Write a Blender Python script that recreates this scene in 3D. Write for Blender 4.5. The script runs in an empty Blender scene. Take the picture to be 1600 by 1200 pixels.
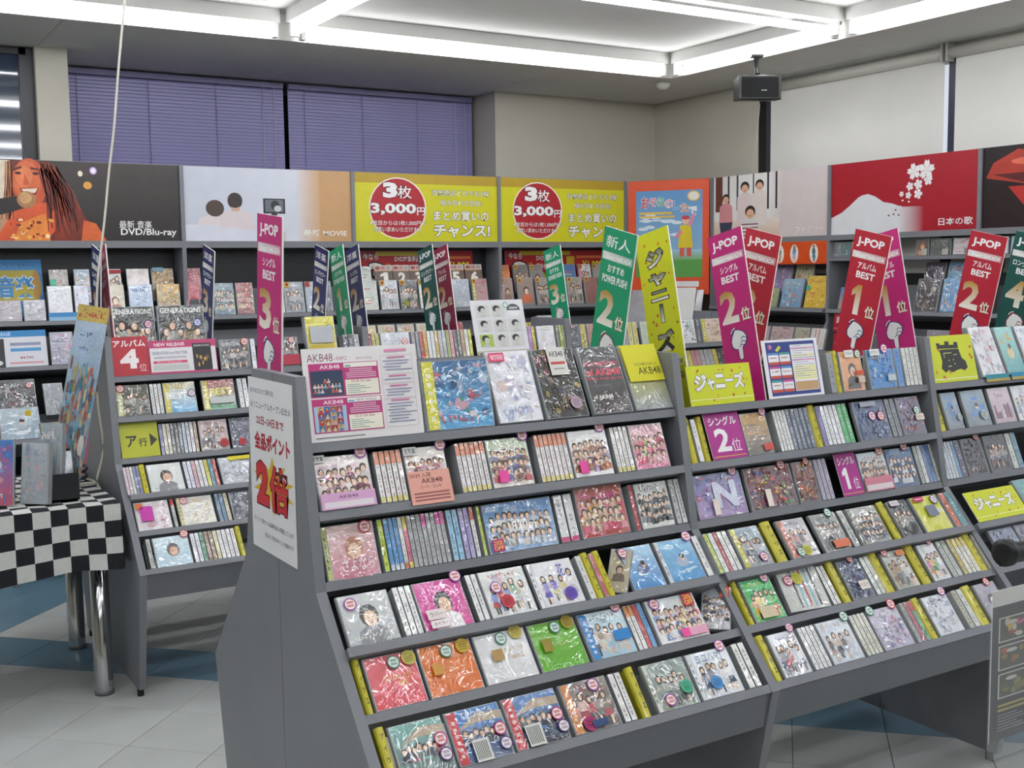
import bpy, math, random
from mathutils import Vector, Matrix

SC = bpy.context.scene
COL = SC.collection
PI = math.pi

# ------------------------------------------------------------------ camera
CAM_H = 1.4778
FPX = 1782.6
YAW, PITCH, ROLL = math.radians(31.632), math.radians(-5.713), math.radians(-0.7476)
_f = Vector((math.sin(YAW) * math.cos(PITCH), math.cos(YAW) * math.cos(PITCH), math.sin(PITCH)))
_r = Vector((math.cos(YAW), -math.sin(YAW), 0))
_u = _r.cross(_f)
CR = _r * math.cos(ROLL) + _u * math.sin(ROLL)
CU = -_r * math.sin(ROLL) + _u * math.cos(ROLL)
CF = _f
CAM = Vector((0, 0, CAM_H))
cam = bpy.data.cameras.new('camera')
cam.sensor_width = 36
cam.lens = 36 * FPX / 1600
cam.clip_start = 0.05
camo = bpy.data.objects.new('camera', cam)
camo.matrix_world = Matrix(((CR.x, CU.x, -CF.x, 0), (CR.y, CU.y, -CF.y, 0), (CR.z, CU.z, -CF.z, CAM_H), (0, 0, 0, 1)))
COL.objects.link(camo)
SC.camera = camo

# ------------------------------------------------------------------ world, exposure
wd = bpy.data.worlds.new('world')
SC.world = wd
wd.use_nodes = True
wd.node_tree.nodes['Background'].inputs[0].default_value = (0.85, 0.91, 1.0, 1)
wd.node_tree.nodes['Background'].inputs[1].default_value = 1.2
SC.view_settings.view_transform = 'Standard'
SC.view_settings.look = 'None'
SC.view_settings.gamma = 1
SC.view_settings.use_curve_mapping = False
SC.view_settings.exposure = 0.0
SC.cycles.use_denoising = True
SC.cycles.max_bounces = 6
SC.cycles.diffuse_bounces = 4
TUBE_POWER = 16.8            # emission strength of the room's fluorescent tubes

# ------------------------------------------------------------------ measuring helpers (real depths, real sizes)
def ray(x, y):
    return CF + CR * ((x - 800) / FPX) - CU * ((y - 600) / FPX)
def at(x, y, X=None, Y=None, Z=None):
    d = ray(x, y)
    t = X / d.x if X is not None else Y / d.y if Y is not None else (Z - CAM_H) / d.z
    return CAM + d * t
def solve(x, axis, P):
    """coordinate along axis (0 or 1) at which point P appears in photo column x"""
    k = (x - 800) / FPX
    n = CR - CF * k
    d = Vector(P) - CAM
    d[axis] = 0
    return -(n.dot(d)) / n[axis]

# ------------------------------------------------------------------ colour and materials
def hx(c):
    if not isinstance(c, str):
        return c
    c = c.lstrip('#')
    if len(c) == 3:
        c = c[0] * 2 + c[1] * 2 + c[2] * 2
    o = []
    for i in (0, 2, 4):
        v = int(c[i:i + 2], 16) / 255
        o.append(v / 12.92 if v <= 0.04045 else ((v + 0.055) / 1.055) ** 2.4)
    return tuple(o)
def mix(a, b, t):
    a, b = hx(a), hx(b)
    return tuple(a[i] * (1 - t) + b[i] * t for i in range(3))

MATS = {}
def mat(name, rough=0.5, mottle=0.0, coat=0.0, metal=0.0, var=0.06, vscale=6.0, bump=0.0, bscale=40.0, coat_bump=0.0, spec=0.5, crough=0.06):
    m = bpy.data.materials.new(name)
    m.use_nodes = True
    nt = m.node_tree
    b = nt.nodes['Principled BSDF']
    at_ = nt.nodes.new('ShaderNodeAttribute')
    at_.attribute_name = 'Col'
    tc = nt.nodes.new('ShaderNodeTexCoord')
    nz = nt.nodes.new('ShaderNodeTexNoise')
    nz.inputs['Scale'].default_value = vscale
    nz.inputs['Detail'].default_value = 3
    nt.links.new(tc.outputs['Object'], nz.inputs['Vector'])
    mr = nt.nodes.new('ShaderNodeMapRange')
    mr.inputs[1].default_value, mr.inputs[2].default_value = 0.3, 0.7
    mr.inputs[3].default_value, mr.inputs[4].default_value = 1 - var, 1 + var
    nt.links.new(nz.outputs['Fac'], mr.inputs[0])
    mx = nt.nodes.new('ShaderNodeVectorMath')
    mx.operation = 'SCALE'
    nt.links.new(at_.outputs['Color'], mx.inputs[0])
    nt.links.new(mr.outputs[0], mx.inputs['Scale'])
    src = mx.outputs[0]
    if mottle:
        # photographic grain: small blotches of tone and hue, as in a printed picture
        n3 = nt.nodes.new('ShaderNodeTexNoise')
        n3.inputs['Scale'].default_value = 190
        n3.inputs['Detail'].default_value = 4
        nt.links.new(tc.outputs['Object'], n3.inputs['Vector'])
        m3 = nt.nodes.new('ShaderNodeMix')
        m3.data_type = 'RGBA'
        m3.blend_type = 'OVERLAY'
        m3.inputs[0].default_value = mottle
        nt.links.new(src, m3.inputs[6])
        nt.links.new(n3.outputs['Color'], m3.inputs[7])
        src = m3.outputs[2]
    nt.links.new(src, b.inputs['Base Color'])
    b.inputs['Roughness'].default_value = rough
    b.inputs['Metallic'].default_value = metal
    b.inputs['Specular IOR Level'].default_value = spec
    b.inputs['Coat Weight'].default_value = coat
    b.inputs['Coat Roughness'].default_value = crough
    if bump or coat_bump:
        n2 = nt.nodes.new('ShaderNodeTexNoise')
        n2.inputs['Scale'].default_value = bscale
        n2.inputs['Detail'].default_value = 2
        if coat_bump:
            gm = nt.nodes.new('ShaderNodeNewGeometry')
            nt.links.new(gm.outputs['Position'], n2.inputs['Vector'])
            n2.inputs['Distortion'].default_value = 1.2
        else:
            nt.links.new(tc.outputs['Object'], n2.inputs['Vector'])
        bp = nt.nodes.new('ShaderNodeBump')
        bp.inputs['Strength'].default_value = bump or coat_bump
        bp.inputs['Distance'].default_value = 0.008 if coat_bump else 0.004
        nt.links.new(n2.outputs['Fac'], bp.inputs['Height'])
        nt.links.new(bp.outputs[0], b.inputs['Normal' if bump else 'Coat Normal'])
    MATS[name] = m
    return m
mat('paper', 0.55, var=0.03)
mat('board_print', 0.35, var=0.03, vscale=12)
mat('wrapped', 0.45, mottle=0.5, coat=1.0, var=0.08, vscale=45, coat_bump=1.0, bscale=15, crough=0.05)
MATS['wrapped'].node_tree.nodes['Principled BSDF'].inputs['Coat IOR'].default_value = 1.8
mat('photo_print', 0.35, mottle=0.7, var=0.12, vscale=14)
mat('case_plastic', 0.25, coat=0.4, var=0.08, vscale=25)
mat('rack_paint', 0.42, var=0.05, vscale=5, bump=0.05, bscale=300)
mat('plastic', 0.35, var=0.03)
mat('chrome', 0.13, metal=1.0, var=0.05)
mat('wall_paper', 0.85, var=0.035, vscale=3, bump=0.15, bscale=220)
mat('ceiling_board', 0.9, var=0.03, vscale=2.5, bump=0.1, bscale=260)
mat('floor_tile', 0.32, var=0.05, vscale=4, bump=0.02, bscale=60)
mat('cloth', 0.85, var=0.04, vscale=60, bump=0.1, bscale=500)
mat('slat_paint', 0.32, var=0.06, vscale=2, spec=0.6)
mat('glass_dark', 0.04, var=0.05, vscale=1.5, spec=0.8, coat=1.0)
def simple(name, fn):
    m = bpy.data.materials.new(name)
    m.use_nodes = True
    fn(m.node_tree, m.node_tree.nodes['Principled BSDF'])
    MATS[name] = m
def _em(nt, b):
    b.inputs['Base Color'].default_value = (1, 1, 1, 1)
    b.inputs['Emission Color'].default_value = (0.93, 0.95, 1.0, 1)
    b.inputs['Emission Strength'].default_value = TUBE_POWER
simple('tube_glow', _em)
def _cl(nt, b):
    b.inputs['Base Color'].default_value = (0.85, 0.88, 0.9, 1)
    b.inputs['Roughness'].default_value = 0.08
    b.inputs['IOR'].default_value = 1.3
    b.inputs['Alpha'].default_value = 0.10
    b.inputs['Coat Weight'].default_value = 1
simple('clear_plastic', _cl)
def _gl(nt, b):
    b.inputs['Base Color'].default_value = (0.9, 0.95, 1, 1)
    b.inputs['Roughness'].default_value = 0.02
    b.inputs['Alpha'].default_value = 0.25
simple('window_glass', _gl)

# ------------------------------------------------------------------ text outlines
_tc = {}
def tmesh(s, bold=0.0):
    key = (s, round(bold, 3))
    if key in _tc:
        return _tc[key]
    c = bpy.data.curves.new('lettering', 'FONT')
    c.body = s
    c.resolution_u = 2
    c.offset = bold
    o = bpy.data.objects.new('lettering', c)
    COL.objects.link(o)
    dg = bpy.context.evaluated_depsgraph_get()
    e = o.evaluated_get(dg)
    m = e.to_mesh()
    vs = [(v.co.x, v.co.y) for v in m.vertices]
    fs = [tuple(p.vertices) for p in m.polygons]
    e.to_mesh_clear()
    bpy.data.objects.remove(o)
    bpy.data.curves.remove(c)
    xs = [v[0] for v in vs] or [0, 1]
    ys = [v[1] for v in vs] or [0, 1]
    _tc[key] = (vs, fs, (min(xs), max(xs), min(ys), max(ys)))
    return _tc[key]

# ------------------------------------------------------------------ geometry collector with a colour per face corner
EPS = 4e-5
class G:
    def __init__(s, W=0, H=0):
        s.v, s.f, s.c = [], [], []
        s.W, s.H, s.L = W, H, 0
        s.smooth = False
    # flat print: u right, v up, layers towards the viewer (-y)
    def P(s, pts, col, L=None):
        if L is None:
            s.L += 1
            L = s.L
        b = len(s.v)
        s.v += [(p[0] - s.W / 2, -EPS * L, p[1]) for p in pts]
        s.f.append(tuple(range(b, b + len(pts))))
        s.c.append(col if isinstance(col, list) else [hx(col)] * len(pts))
    def R(s, x, y, w, h, col, L=None):
        s.P([(x, y), (x + w, y), (x + w, y + h), (x, y + h)], col, L)
    def grad(s, x, y, w, h, a, b, horiz=False):
        a, b = hx(a), hx(b)
        s.P([(x, y), (x + w, y), (x + w, y + h), (x, y + h)], [a, b, b, a] if horiz else [a, a, b, b])
    def E(s, cx, cy, rx, ry, col, n=14, L=None, a0=0, a1=2 * PI):
        full = abs(a1 - a0) > 6.2
        s.P([(cx + rx * math.cos(a0 + (a1 - a0) * i / (n if full else n - 1)), cy + ry * math.sin(a0 + (a1 - a0) * i / (n if full else n - 1))) for i in range(n)], col, L)
    def line(s, pts, w, col, L=None):
        if L is None:
            s.L += 1
            L = s.L
        for (x0, y0), (x1, y1) in zip(pts, pts[1:]):
            d = math.hypot(x1 - x0, y1 - y0) or 1
            nx, ny = -(y1 - y0) / d * w / 2, (x1 - x0) / d * w / 2
            s.P([(x0 + nx, y0 + ny), (x0 - nx, y0 - ny), (x1 - nx, y1 - ny), (x1 + nx, y1 + ny)], col, L)
    def star(s, cx, cy, r, col, L=None, rot=0.0):
        s.L += 1
        L = L or s.L
        pts = [(cx + (r if i % 2 == 0 else r * .4) * math.sin(i * PI / 5 + rot), cy + (r if i % 2 == 0 else r * .4) * math.cos(i * PI / 5 + rot)) for i in range(10)]
        for i in range(10):
            s.P([(cx, cy), pts[i], pts[(i + 1) % 10]], col, L)
    def T(s, txt, x, y, w, h, col, bold=0.0, out=0.0, ocol='#000', grad=None, slant=0.0, rot=False):
        """text stretched to the box x, y, w, h"""
        if txt == '1':
            pts = [(.42, 0), (1, 0), (1, 1), (.55, 1), (.0, .80), (.0, .60), (.42, .70)]
            for gr, cc in (((out * 1.2, ocol),) if out else ()) + ((0, col),):
                q = [(x + w * (a + (a - .5) * gr), y + h * (b + (b - .5) * gr)) for a, b in pts]
                s.P(q, [mix(grad[0], grad[1], (b - y) / h) for a, b in q] if (grad and not gr) else cc)
            return
        base = tmesh(txt, bold)[2]
        for bd, cc in (([(bold + out, ocol)] if out else []) + [(bold, col)]):
            vs, fs, _ = tmesh(txt, bd)
            s.L += 1
            b = len(s.v)
            cs = []
            c1 = hx(cc)
            for vx, vy in vs:
                fx = (vx - base[0]) / max(base[1] - base[0], 1e-6)
                fy = (vy - base[2]) / max(base[3] - base[2], 1e-6)
                if rot:
                    px, py = x + fy * w, y + (1 - fx) * h
                else:
                    px, py = x + fx * w + slant * fy * h, y + fy * h
                s.v.append((px - s.W / 2, -EPS * s.L, py))
                cs.append(mix(grad[0], grad[1], min(1, max(0, fy))) if (grad and cc is col) else c1)
            for f in fs:
                s.f.append(tuple(b + i for i in f))
                s.c.append([cs[i] for i in f])
    # solids
    def box(s, x0, x1, y0, y1, z0, z1, col):
        b = len(s.v)
        s.v += [(x, y, z) for z in (z0, z1) for y in (y0, y1) for x in (x0, x1)]
        for q in ((0, 2, 3, 1), (4, 5, 7, 6), (0, 1, 5, 4), (2, 6, 7, 3), (0, 4, 6, 2), (1, 3, 7, 5)):
            s.f.append(tuple(b + i for i in q))
            s.c.append([hx(col)] * 4)
    def cbox(s, x0, x1, y0, y1, z0, z1, col, ch=0.003):
        """box with chamfered vertical edges and top rim"""
        ring = [(x0 + ch, y0), (x1 - ch, y0), (x1, y0 + ch), (x1, y1 - ch), (x1 - ch, y1), (x0 + ch, y1), (x0, y1 - ch), (x0, y0 + ch)]
        cx, cy = (x0 + x1) / 2, (y0 + y1) / 2
        def inset(p):
            return (cx + (p[0] - cx) * (1 - 2 * ch / max(x1 - x0, 1e-6)), cy + (p[1] - cy) * (1 - 2 * ch / max(y1 - y0, 1e-6)))
        s.loft([[(p[0], p[1], z0) for p in ring], [(p[0], p[1], z1 - ch) for p in ring], [(*inset(p), z1) for p in ring]], col)
    def loft(s, rings, col, cap=True, close=True):
        b = len(s.v)
        n = len(rings[0])
        for r in rings:
            s.v += [tuple(p) for p in r]
        c = hx(col)
        for k in range(len(rings) - 1):
            for i in range(n if close else n - 1):
                j = (i + 1) % n
                s.f.append((b + k * n + i, b + k * n + j, b + (k + 1) * n + j, b + (k + 1) * n + i))
                s.c.append([c] * 4)
        if cap:
            s.f.append(tuple(b + i for i in reversed(range(n))))
            s.c.append([c] * n)
            s.f.append(tuple(b + (len(rings) - 1) * n + i for i in range(n)))
            s.c.append([c] * n)
    def prism(s, prof, x0, x1, col):
        """profile in (y, z) extruded along x"""
        s.loft([[(x0, y, z) for y, z in prof], [(x1, y, z) for y, z in prof]], col)
    def tube(s, path, r, col, n=8, cap=True):
        path = [Vector(p) for p in path]
        rings = []
        up = Vector((0, 0, 1))
        for i, p in enumerate(path):
            t = (path[min(i + 1, len(path) - 1)] - path[max(i - 1, 0)]).normalized()
            a = t.cross(up)
            if a.length < 1e-3:
                a = t.cross(Vector((1, 0, 0)))
            a.normalize()
            bb = t.cross(a)
            rr = r[i] if isinstance(r, (list, tuple)) else r
            rings.append([p + a * (rr * math.cos(2 * PI * k / n)) + bb * (rr * math.sin(2 * PI * k / n)) for k in range(n)])
        s.loft(rings, col, cap)
    def build(s, name, m, parent=None, mtx=None, smooth=None, kind=None):
        me = bpy.data.meshes.new(name)
        me.from_pydata(s.v, [], s.f)
        ca = me.color_attributes.new('Col', 'FLOAT_COLOR', 'CORNER')
        flat = []
        for cs in s.c:
            for c in cs:
                flat += (c[0], c[1], c[2], 1.0)
        ca.data.foreach_set('color', flat)
        me.materials.append(MATS[m])
        if smooth or s.smooth:
            me.polygons.foreach_set('use_smooth', [True] * len(me.polygons))
        o = bpy.data.objects.new(name, me)
        COL.objects.link(o)
        if parent is not None:
            o.parent = parent
        if mtx is not None:
            o.matrix_basis = mtx
        if kind:
            o['kind'] = kind
        return o
def tag(o, label, cat, group=None):
    o['label'] = label
    o['category'] = cat
    if group:
        o['group'] = group
    return o
def empty(name, loc=(0, 0, 0), mtx=None):
    o = bpy.data.objects.new(name, None)
    COL.objects.link(o)
    o.empty_display_size = 0.05
    if mtx is not None:
        o.matrix_basis = mtx
    else:
        o.location = loc
    return o
def struct(g, name, m, parent=None, **k):
    o = g.build(name, m, parent, **k)
    if parent is None:
        o['kind'] = 'structure'
    return o
def TR(x, y, z):
    return Matrix.Translation((x, y, z))
def RX(a):
    return Matrix.Rotation(a, 4, 'X')
def RZ(a):
    return Matrix.Rotation(a, 4, 'Z')
WALLR = RZ(-PI / 2)          # faces the -X direction, as the side wall does
def adopt(o, parent):
    o.parent = parent
    o.matrix_parent_inverse = parent.matrix_basis.inverted()
    return o

# ------------------------------------------------------------------ the room
XW, YW, ZC, ZR = 5.34, 6.64, 2.66, 2.79      # side wall, back wall, low ceiling, raised ceiling
XL, YN = -6.0, -3.6
g = G(); g.box(XL, 7, YN, 7.6, -0.05, -0.0025, '#55585a'); floor = struct(g, 'floor', 'floor_tile')
TS = 0.2915                                   # tile side; tiles lie at 45 degrees to the walls
S2 = math.sqrt(2)
U0, V0, TD = -2.41, 4.37, 0.412
tile_me = {}
def tile_col(u, v):
    return '#6b8da0' if (5.19 < v < 5.63) or (u < -4.45 and v > 5.19) else '#bfc2c0'
near, rest = [], G()
for i in range(-24, 30):
    for j in range(-24, 24):
        u, v = U0 + (i + .5) * TD, V0 + (j + .5) * TD
        x, y = (u + v) / 2, (v - u) / 2
        if not (XL < x < XW and YN < y < 6.6):
            continue
        d = Vector((x, y, 0)) - CAM
        w = d.dot(CF)
        seen = False
        if w > 0.3:
            px, py = 800 + FPX * d.dot(CR) / w, 600 - FPX * d.dot(CU) / w
            seen = -150 < px < 1750 and 850 < py < 1420
        near.append((0 if seen else 1, d.length, x, y, tile_col(u, v)))
near.sort()
hs = TD / S2 / 2 - 0.0012
for k, (s_, dl, x, y, c) in enumerate(near):
    if k < 110:
        if c not in tile_me:
            t = G(); t.cbox(-hs, hs, -hs, hs, -0.0025, 0.0, c, 0.0008)
            o = t.build('floor_tile', 'floor_tile', floor)
            tile_me[c] = o.data
        else:
            o = bpy.data.objects.new('floor_tile', tile_me[c]); COL.objects.link(o); o.parent = floor
        o.matrix_basis = TR(x, y, 0) @ RZ(PI / 4)
    else:
        q = hs * S2
        b = len(rest.v)
        rest.v += [(x - q, y, 0), (x, y - q, 0), (x + q, y, 0), (x, y + q, 0)]
        rest.f.append((b, b + 1, b + 2, b + 3)); rest.c.append([hx(c)] * 4)
rest.build('floor_tile', 'floor_tile', floor, kind='stuff')

WC = '#c3bfb1'
g = G(); g.box(3.985, XW, YW, 7.3, 0, ZC, WC); struct(g, 'wall_back', 'wall_paper')
g = G(); g.box(1.23, 3.985, 6.98, 7.06, 0, 1.0, WC); g.box(-6, 1.23, 6.98, 7.06, 0, 0.9, WC); struct(g, 'wall_back_sill', 'wall_paper')
g = G(); g.box(1.085, 1.245, 6.42, 7.06, 0, ZC, WC); struct(g, 'wall_pier', 'wall_paper')
g = G(); g.box(XW, 5.5, 5.50, YW, 0, ZC, WC); g.box(XW, 5.5, YN, 5.50, 0, 1.3, WC); g.box(XW + .02, 5.5, YN, 5.50, 2.62, ZC, WC)
struct(g, 'wall_side', 'wall_paper')
g = G(); g.box(XL - .1, XL, YN, 7.1, 0, ZR, WC); struct(g, 'wall_far_side', 'wall_paper')
g = G(); g.box(XL, 5.5, YN - .1, YN, 0, ZR, WC); struct(g, 'wall_entrance', 'wall_paper')
CLC = '#dddcd6'
g = G()
g.box(XL, 5.5, 5.7, 7.3, ZC + .006, ZC + .03, '#8d8c88'); g.box(4.72, 5.5, YN, 5.7, ZC + .006, ZC + .03, '#8d8c88')
g.box(XL, 4.72, 5.69, 5.70, ZC, ZR, CLC); g.box(4.71, 4.72, YN, 5.7, ZC, ZR, CLC)
g.box(XL, 4.73, YN, 5.71, ZR, ZR + .03, '#c9c8c2')
ceil = struct(g, 'ceiling', 'ceiling_board')
for i in range(8):                                       # low ceiling boards along the walls
    t = G(); t.box(-6 + i * 1.42, -6 + (i + 1) * 1.42 - .004, 5.70, 7.1, ZC, ZC + .006, CLC); t.build('ceiling_board', 'ceiling_board', ceil)
for i in range(7):
    t = G(); t.box(4.72, 5.5, -3.6 + i * 1.33, -3.6 + (i + 1) * 1.33 - .004, ZC, ZC + .006, CLC); t.build('ceiling_board', 'ceiling_board', ceil)

# venetian blinds in the back recess
def blind(x0, x1, label):
    b = empty('venetian_blind', ((x0 + x1) / 2, 6.90, 2.6))
    tag(b, label, 'blind', 'venetian blinds at the back window')
    t = G(); t.cbox(x0, x1, 6.885, 6.925, 2.615, 2.65, '#7d7aa0', .004); adopt(t.build('head_rail', 'slat_paint'), b)
    first = None
    n = 46
    for i in range(n):
        z = 2.600 - i * 0.0205
        if first is None:
            t = G(); w = (x1 - x0) / 2
            pr = [(-.0035, -.0118), (-.0062, 0), (-.0035, .0112), (.0005, .0112), (-.0022, 0), (.0005, -.0118)]
            t.prism(pr, -w, w, '#8f8cba')
            first = t.build('slat', 'slat_paint'); o = first
        else:
            o = bpy.data.objects.new('slat', first.data); COL.objects.link(o)
        o.matrix_basis = TR((x0 + x1) / 2, 6.905, z) @ RX(math.radians(-8 + (14 if i in (29, 30, 33, 36, 39) else 0)))
        adopt(o, b)
    for k in (.08, .38, .68, .9, .955):
        xx = x0 + (x1 - x0) * k
        t = G(); t.tube([(xx, 6.893, 2.62), (xx, 6.893, 1.68)], .0016 if k < .9 else .0025, '#5b5876' if k < .9 else '#b7b5c4', 5); adopt(t.build('cord', 'plastic'), b)
    t = G(); t.cbox(x0, x1, 6.893, 6.917, 1.63, 1.65, '#7d7aa0', .003); adopt(t.build('bottom_rail', 'slat_paint'), b)
blind(1.27, 2.605, 'violet grey venetian blind nearest the window pier')
blind(2.635, 3.955, 'violet grey venetian blind beside the cream pillar')
# windows
def window(n, x0, x1, y0, y1, z0, z1, along, gcol, gm='glass_dark'):
    w = empty('window_%d' % n, ((x0 + x1) / 2, (y0 + y1) / 2, z0)); w['kind'] = 'structure'
    t = G(); t.box(x0, x1, y0, y1, z0, z1, gcol); adopt(t.build('pane', gm), w)
    fr = G(); k = .035
    if along == 'x':
        for a, b2 in ((x0 - k, x0 + k), (x1 - k, x1 + k)):
            fr.box(a, b2, y0 - .03, y1 + .03, z0, z1, '#26282c')
        fr.box(x0, x1, y0 - .03, y1 + .03, z0 - k, z0 + k, '#26282c'); fr.box(x0, x1, y0 - .03, y1 + .03, z1 - k, z1, '#26282c')
    else:
        for a, b2 in ((y0 - k, y0 + k), (y1 - k, y1 + k)):
            fr.box(x0 - .03, x1 + .03, a, b2, z0, z1, '#26282c')
        fr.box(x0 - .03, x1 + .03, y0, y1, z0 - k, z0 + k, '#26282c'); fr.box(x0 - .03, x1 + .03, y0, y1, z1 - k, z1, '#26282c')
    adopt(fr.build('window_frame', 'plastic'), w)
window(1, -.5, 1.05, 6.50, 6.515, .9, 2.655, 'x', '#2a3a52')
g = G(); g.box(-6, -.54, 6.5, 7.05, 0, ZC, WC); struct(g, 'wall_back_far', 'wall_paper')
g = G(); g.box(-.54, 1.085, 6.44, 6.6, 0, .9, WC); struct(g, 'wall_below_window', 'wall_paper')
window(2, 1.26, 3.97, 7.00, 7.01, 1.0, 2.655, 'x', '#20242c')
window(3, 5.46, 5.47, 4.13, 5.48, 1.3, 2.62, 'y', '#dfe8f0', 'window_glass')
window(4, 5.46, 5.47, 2.2, 4.05, 1.3, 2.62, 'y', '#dfe8f0', 'window_glass')
g = G(); g.box(XW - .005, 5.5, 5.495, 5.565, 1.3, 2.62, '#17181b'); g.box(XW - .0, 5.5, 4.045, 4.118, 1.3, 2.62, '#23263f')
struct(g, 'trim_1', 'plastic')
# roller blinds on the side wall
def roller(y0, y1, label):
    b = empty('roller_blind', (5.30, (y0 + y1) / 2, 2.62)); tag(b, label, 'blind', 'roller blinds at the side window')
    t = G(); t.smooth = True; t.tube([(5.305, y0, 2.605), (5.305, y1, 2.605)], .03, '#cfccc2', 16); adopt(t.build('roller', 'plastic'), b)
    t = G(); t.box(5.319, 5.321, y0 + .008, y1 - .02, 1.45, 2.60, '#dedcd6'); adopt(t.build('fabric', 'wall_paper'), b)
    for ya in (y0 - .012, y1):
        t = G(); t.cbox(5.27, 5.335, ya, ya + .012, 2.56, 2.655, '#b5b2aa', .002); adopt(t.build('bracket', 'plastic'), b)
    t = G(); t.box(5.31, 5.33, y0 + .02, y1 - .02, 1.43, 1.455, '#cfccc2'); adopt(t.build('bottom_bar', 'plastic'), b)
roller(4.125, 5.46, 'pale roller blind between the speaker and the dark mullion')
roller(2.3, 4.08, 'pale roller blind beyond the dark mullion')

# ------------------------------------------------------------------ fluorescent lamps, the light of the room
def lamp(p0, p1, label, seen=True):
    a, b2 = Vector(p0), Vector(p1)
    d = (b2 - a).normalized()
    n = Vector((-d.y, d.x, 0))
    root = empty('fluorescent_lamp', (a + b2) / 2)
    tag(root, label, 'lamp', 'fluorescent lamps on the ceiling')
    def bar(w, z0, z1, e, col):
        t = G()
        q = [a - d * e + n * w, a - d * e - n * w, b2 + d * e - n * w, b2 + d * e + n * w]
        t.loft([[(p.x, p.y, z0) for p in q], [(p.x, p.y, z1) for p in q]], col)
        return t
    z = a.z
    adopt(bar(.035, z + .045, ZR, .02, '#c4c3be').build('batten', 'plastic'), root)
    t = G(); t.smooth = True; t.tube([a + d * .02, b2 - d * .02], .019, '#ffffff', 12); adopt(t.build('tube', 'tube_glow'), root)
    for e, s in ((a, 1), (b2, -1)):
        t = G(); c = e
        q = [c - d * .012 + n * .022, c - d * .012 - n * .022, c + d * .012 - n * .022, c + d * .012 + n * .022]
        t.loft([[(p.x, p.y, z - .024) for p in q], [(p.x, p.y, z + .05) for p in q]], '#d8d8d4'); adopt(t.build('lamp_holder', 'plastic'), root)
ZT = 2.68
for j, y in enumerate((5.63, 4.24, 2.85, 1.46, .07, -1.32)):
    for i, x in enumerate((2.24, -.26, -2.72)):
        lab = {(0, 0): 'long lamp closest to the cream pillar', (0, 1): 'long lamp above the singer header panel', (1, 0): 'long lamp ending at the corner above the speaker'}.get((j, i), 'long ceiling lamp out of view overhead')
        lamp((x, y, ZT), (x + 2.35, y, ZT), lab)
for i, x in enumerate((4.65, 2.17, -.32)):
    for j, y in enumerate((4.30, 2.91, 1.52, .13)):
        lab = {(0, 0): 'short lamp running towards the black speaker', (0, 1): 'short lamp above the roller blinds', (1, 0): 'short cross lamp meeting the two long lamps'}.get((i, j), 'short ceiling lamp out of view overhead')
        lamp((x, y, ZT), (x, y + 1.26, ZT), lab)
g = G(); g.smooth = True
prof = [(.0, 0), (.045, 0), (.05, -.012), (.042, -.03), (.022, -.045), (.0, -.047)]
c0 = at(1036, 130, Z=2.655)
g.loft([[(c0.x + r * math.cos(a * PI / 8), c0.y + r * math.sin(a * PI / 8), 2.66 + z) for a in range(16)] for r, z in prof[1:-1]], '#cfcdc6')
tag(g.build('smoke_detector', 'plastic'), 'small round smoke detector on the low ceiling', 'smoke detector')

# speaker on a ceiling bracket
sp = at(1185, 100, Z=2.66)
sp = at(1183, 142, X=4.62)
S = empty('loudspeaker', mtx=TR(sp.x, sp.y, sp.z - .058) @ RZ(math.radians(-30)))
tag(S, 'black box loudspeaker hanging from a ceiling bracket by the blinds', 'speaker')
g = G(); g.prism([(-.062, .0), (-.07, .006), (-.07, .13), (-.062, .136), (.07, .126), (.07, .01)], -.118, .118, '#0d0d0e'); g.build('cabinet', 'plastic', S)
g = G(.22, .12); g.R(.006, .004, .208, .112, '#0a0a0b'); 
for i in range(11):
    g.R(.008, .008 + i * .0097, .204, .003, '#111213')
o = g.build('grille', 'cloth', S); o.matrix_basis = TR(0, -.0705, .008)
g = G(.03, .006); g.T('BOSE', 0, 0, .03, .006, '#d8d8d8', bold=.03, slant=.2); o = g.build('badge', 'plastic', S); o.matrix_basis = TR(.022, -.0715, .048)
g = G(); zt = 2.66 - (sp.z - .058); g.tube([(0, 0, .105), (0, 0, .15), (.0, .02, .19), (0, .02, zt)], [.018, .015, .011, .02], '#1b1c1e', 10); g.box(-.035, .035, -.01, .05, zt - .012, zt, '#1b1c1e'); g.build('bracket', 'plastic', S)
p0 = at(1187, 165, X=5.0); p1 = at(1180, 240, X=5.1); p2 = at(1170, 278, X=5.15)
g = G(); g.tube([(sp.x + .04, sp.y + .03, sp.z - .05), p0, p1, p2], .0025, '#d5d3cc', 5)
tag(g.build('speaker_cable', 'plastic'), 'thin pale cable dangling below the black loudspeaker', 'cable')

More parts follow.
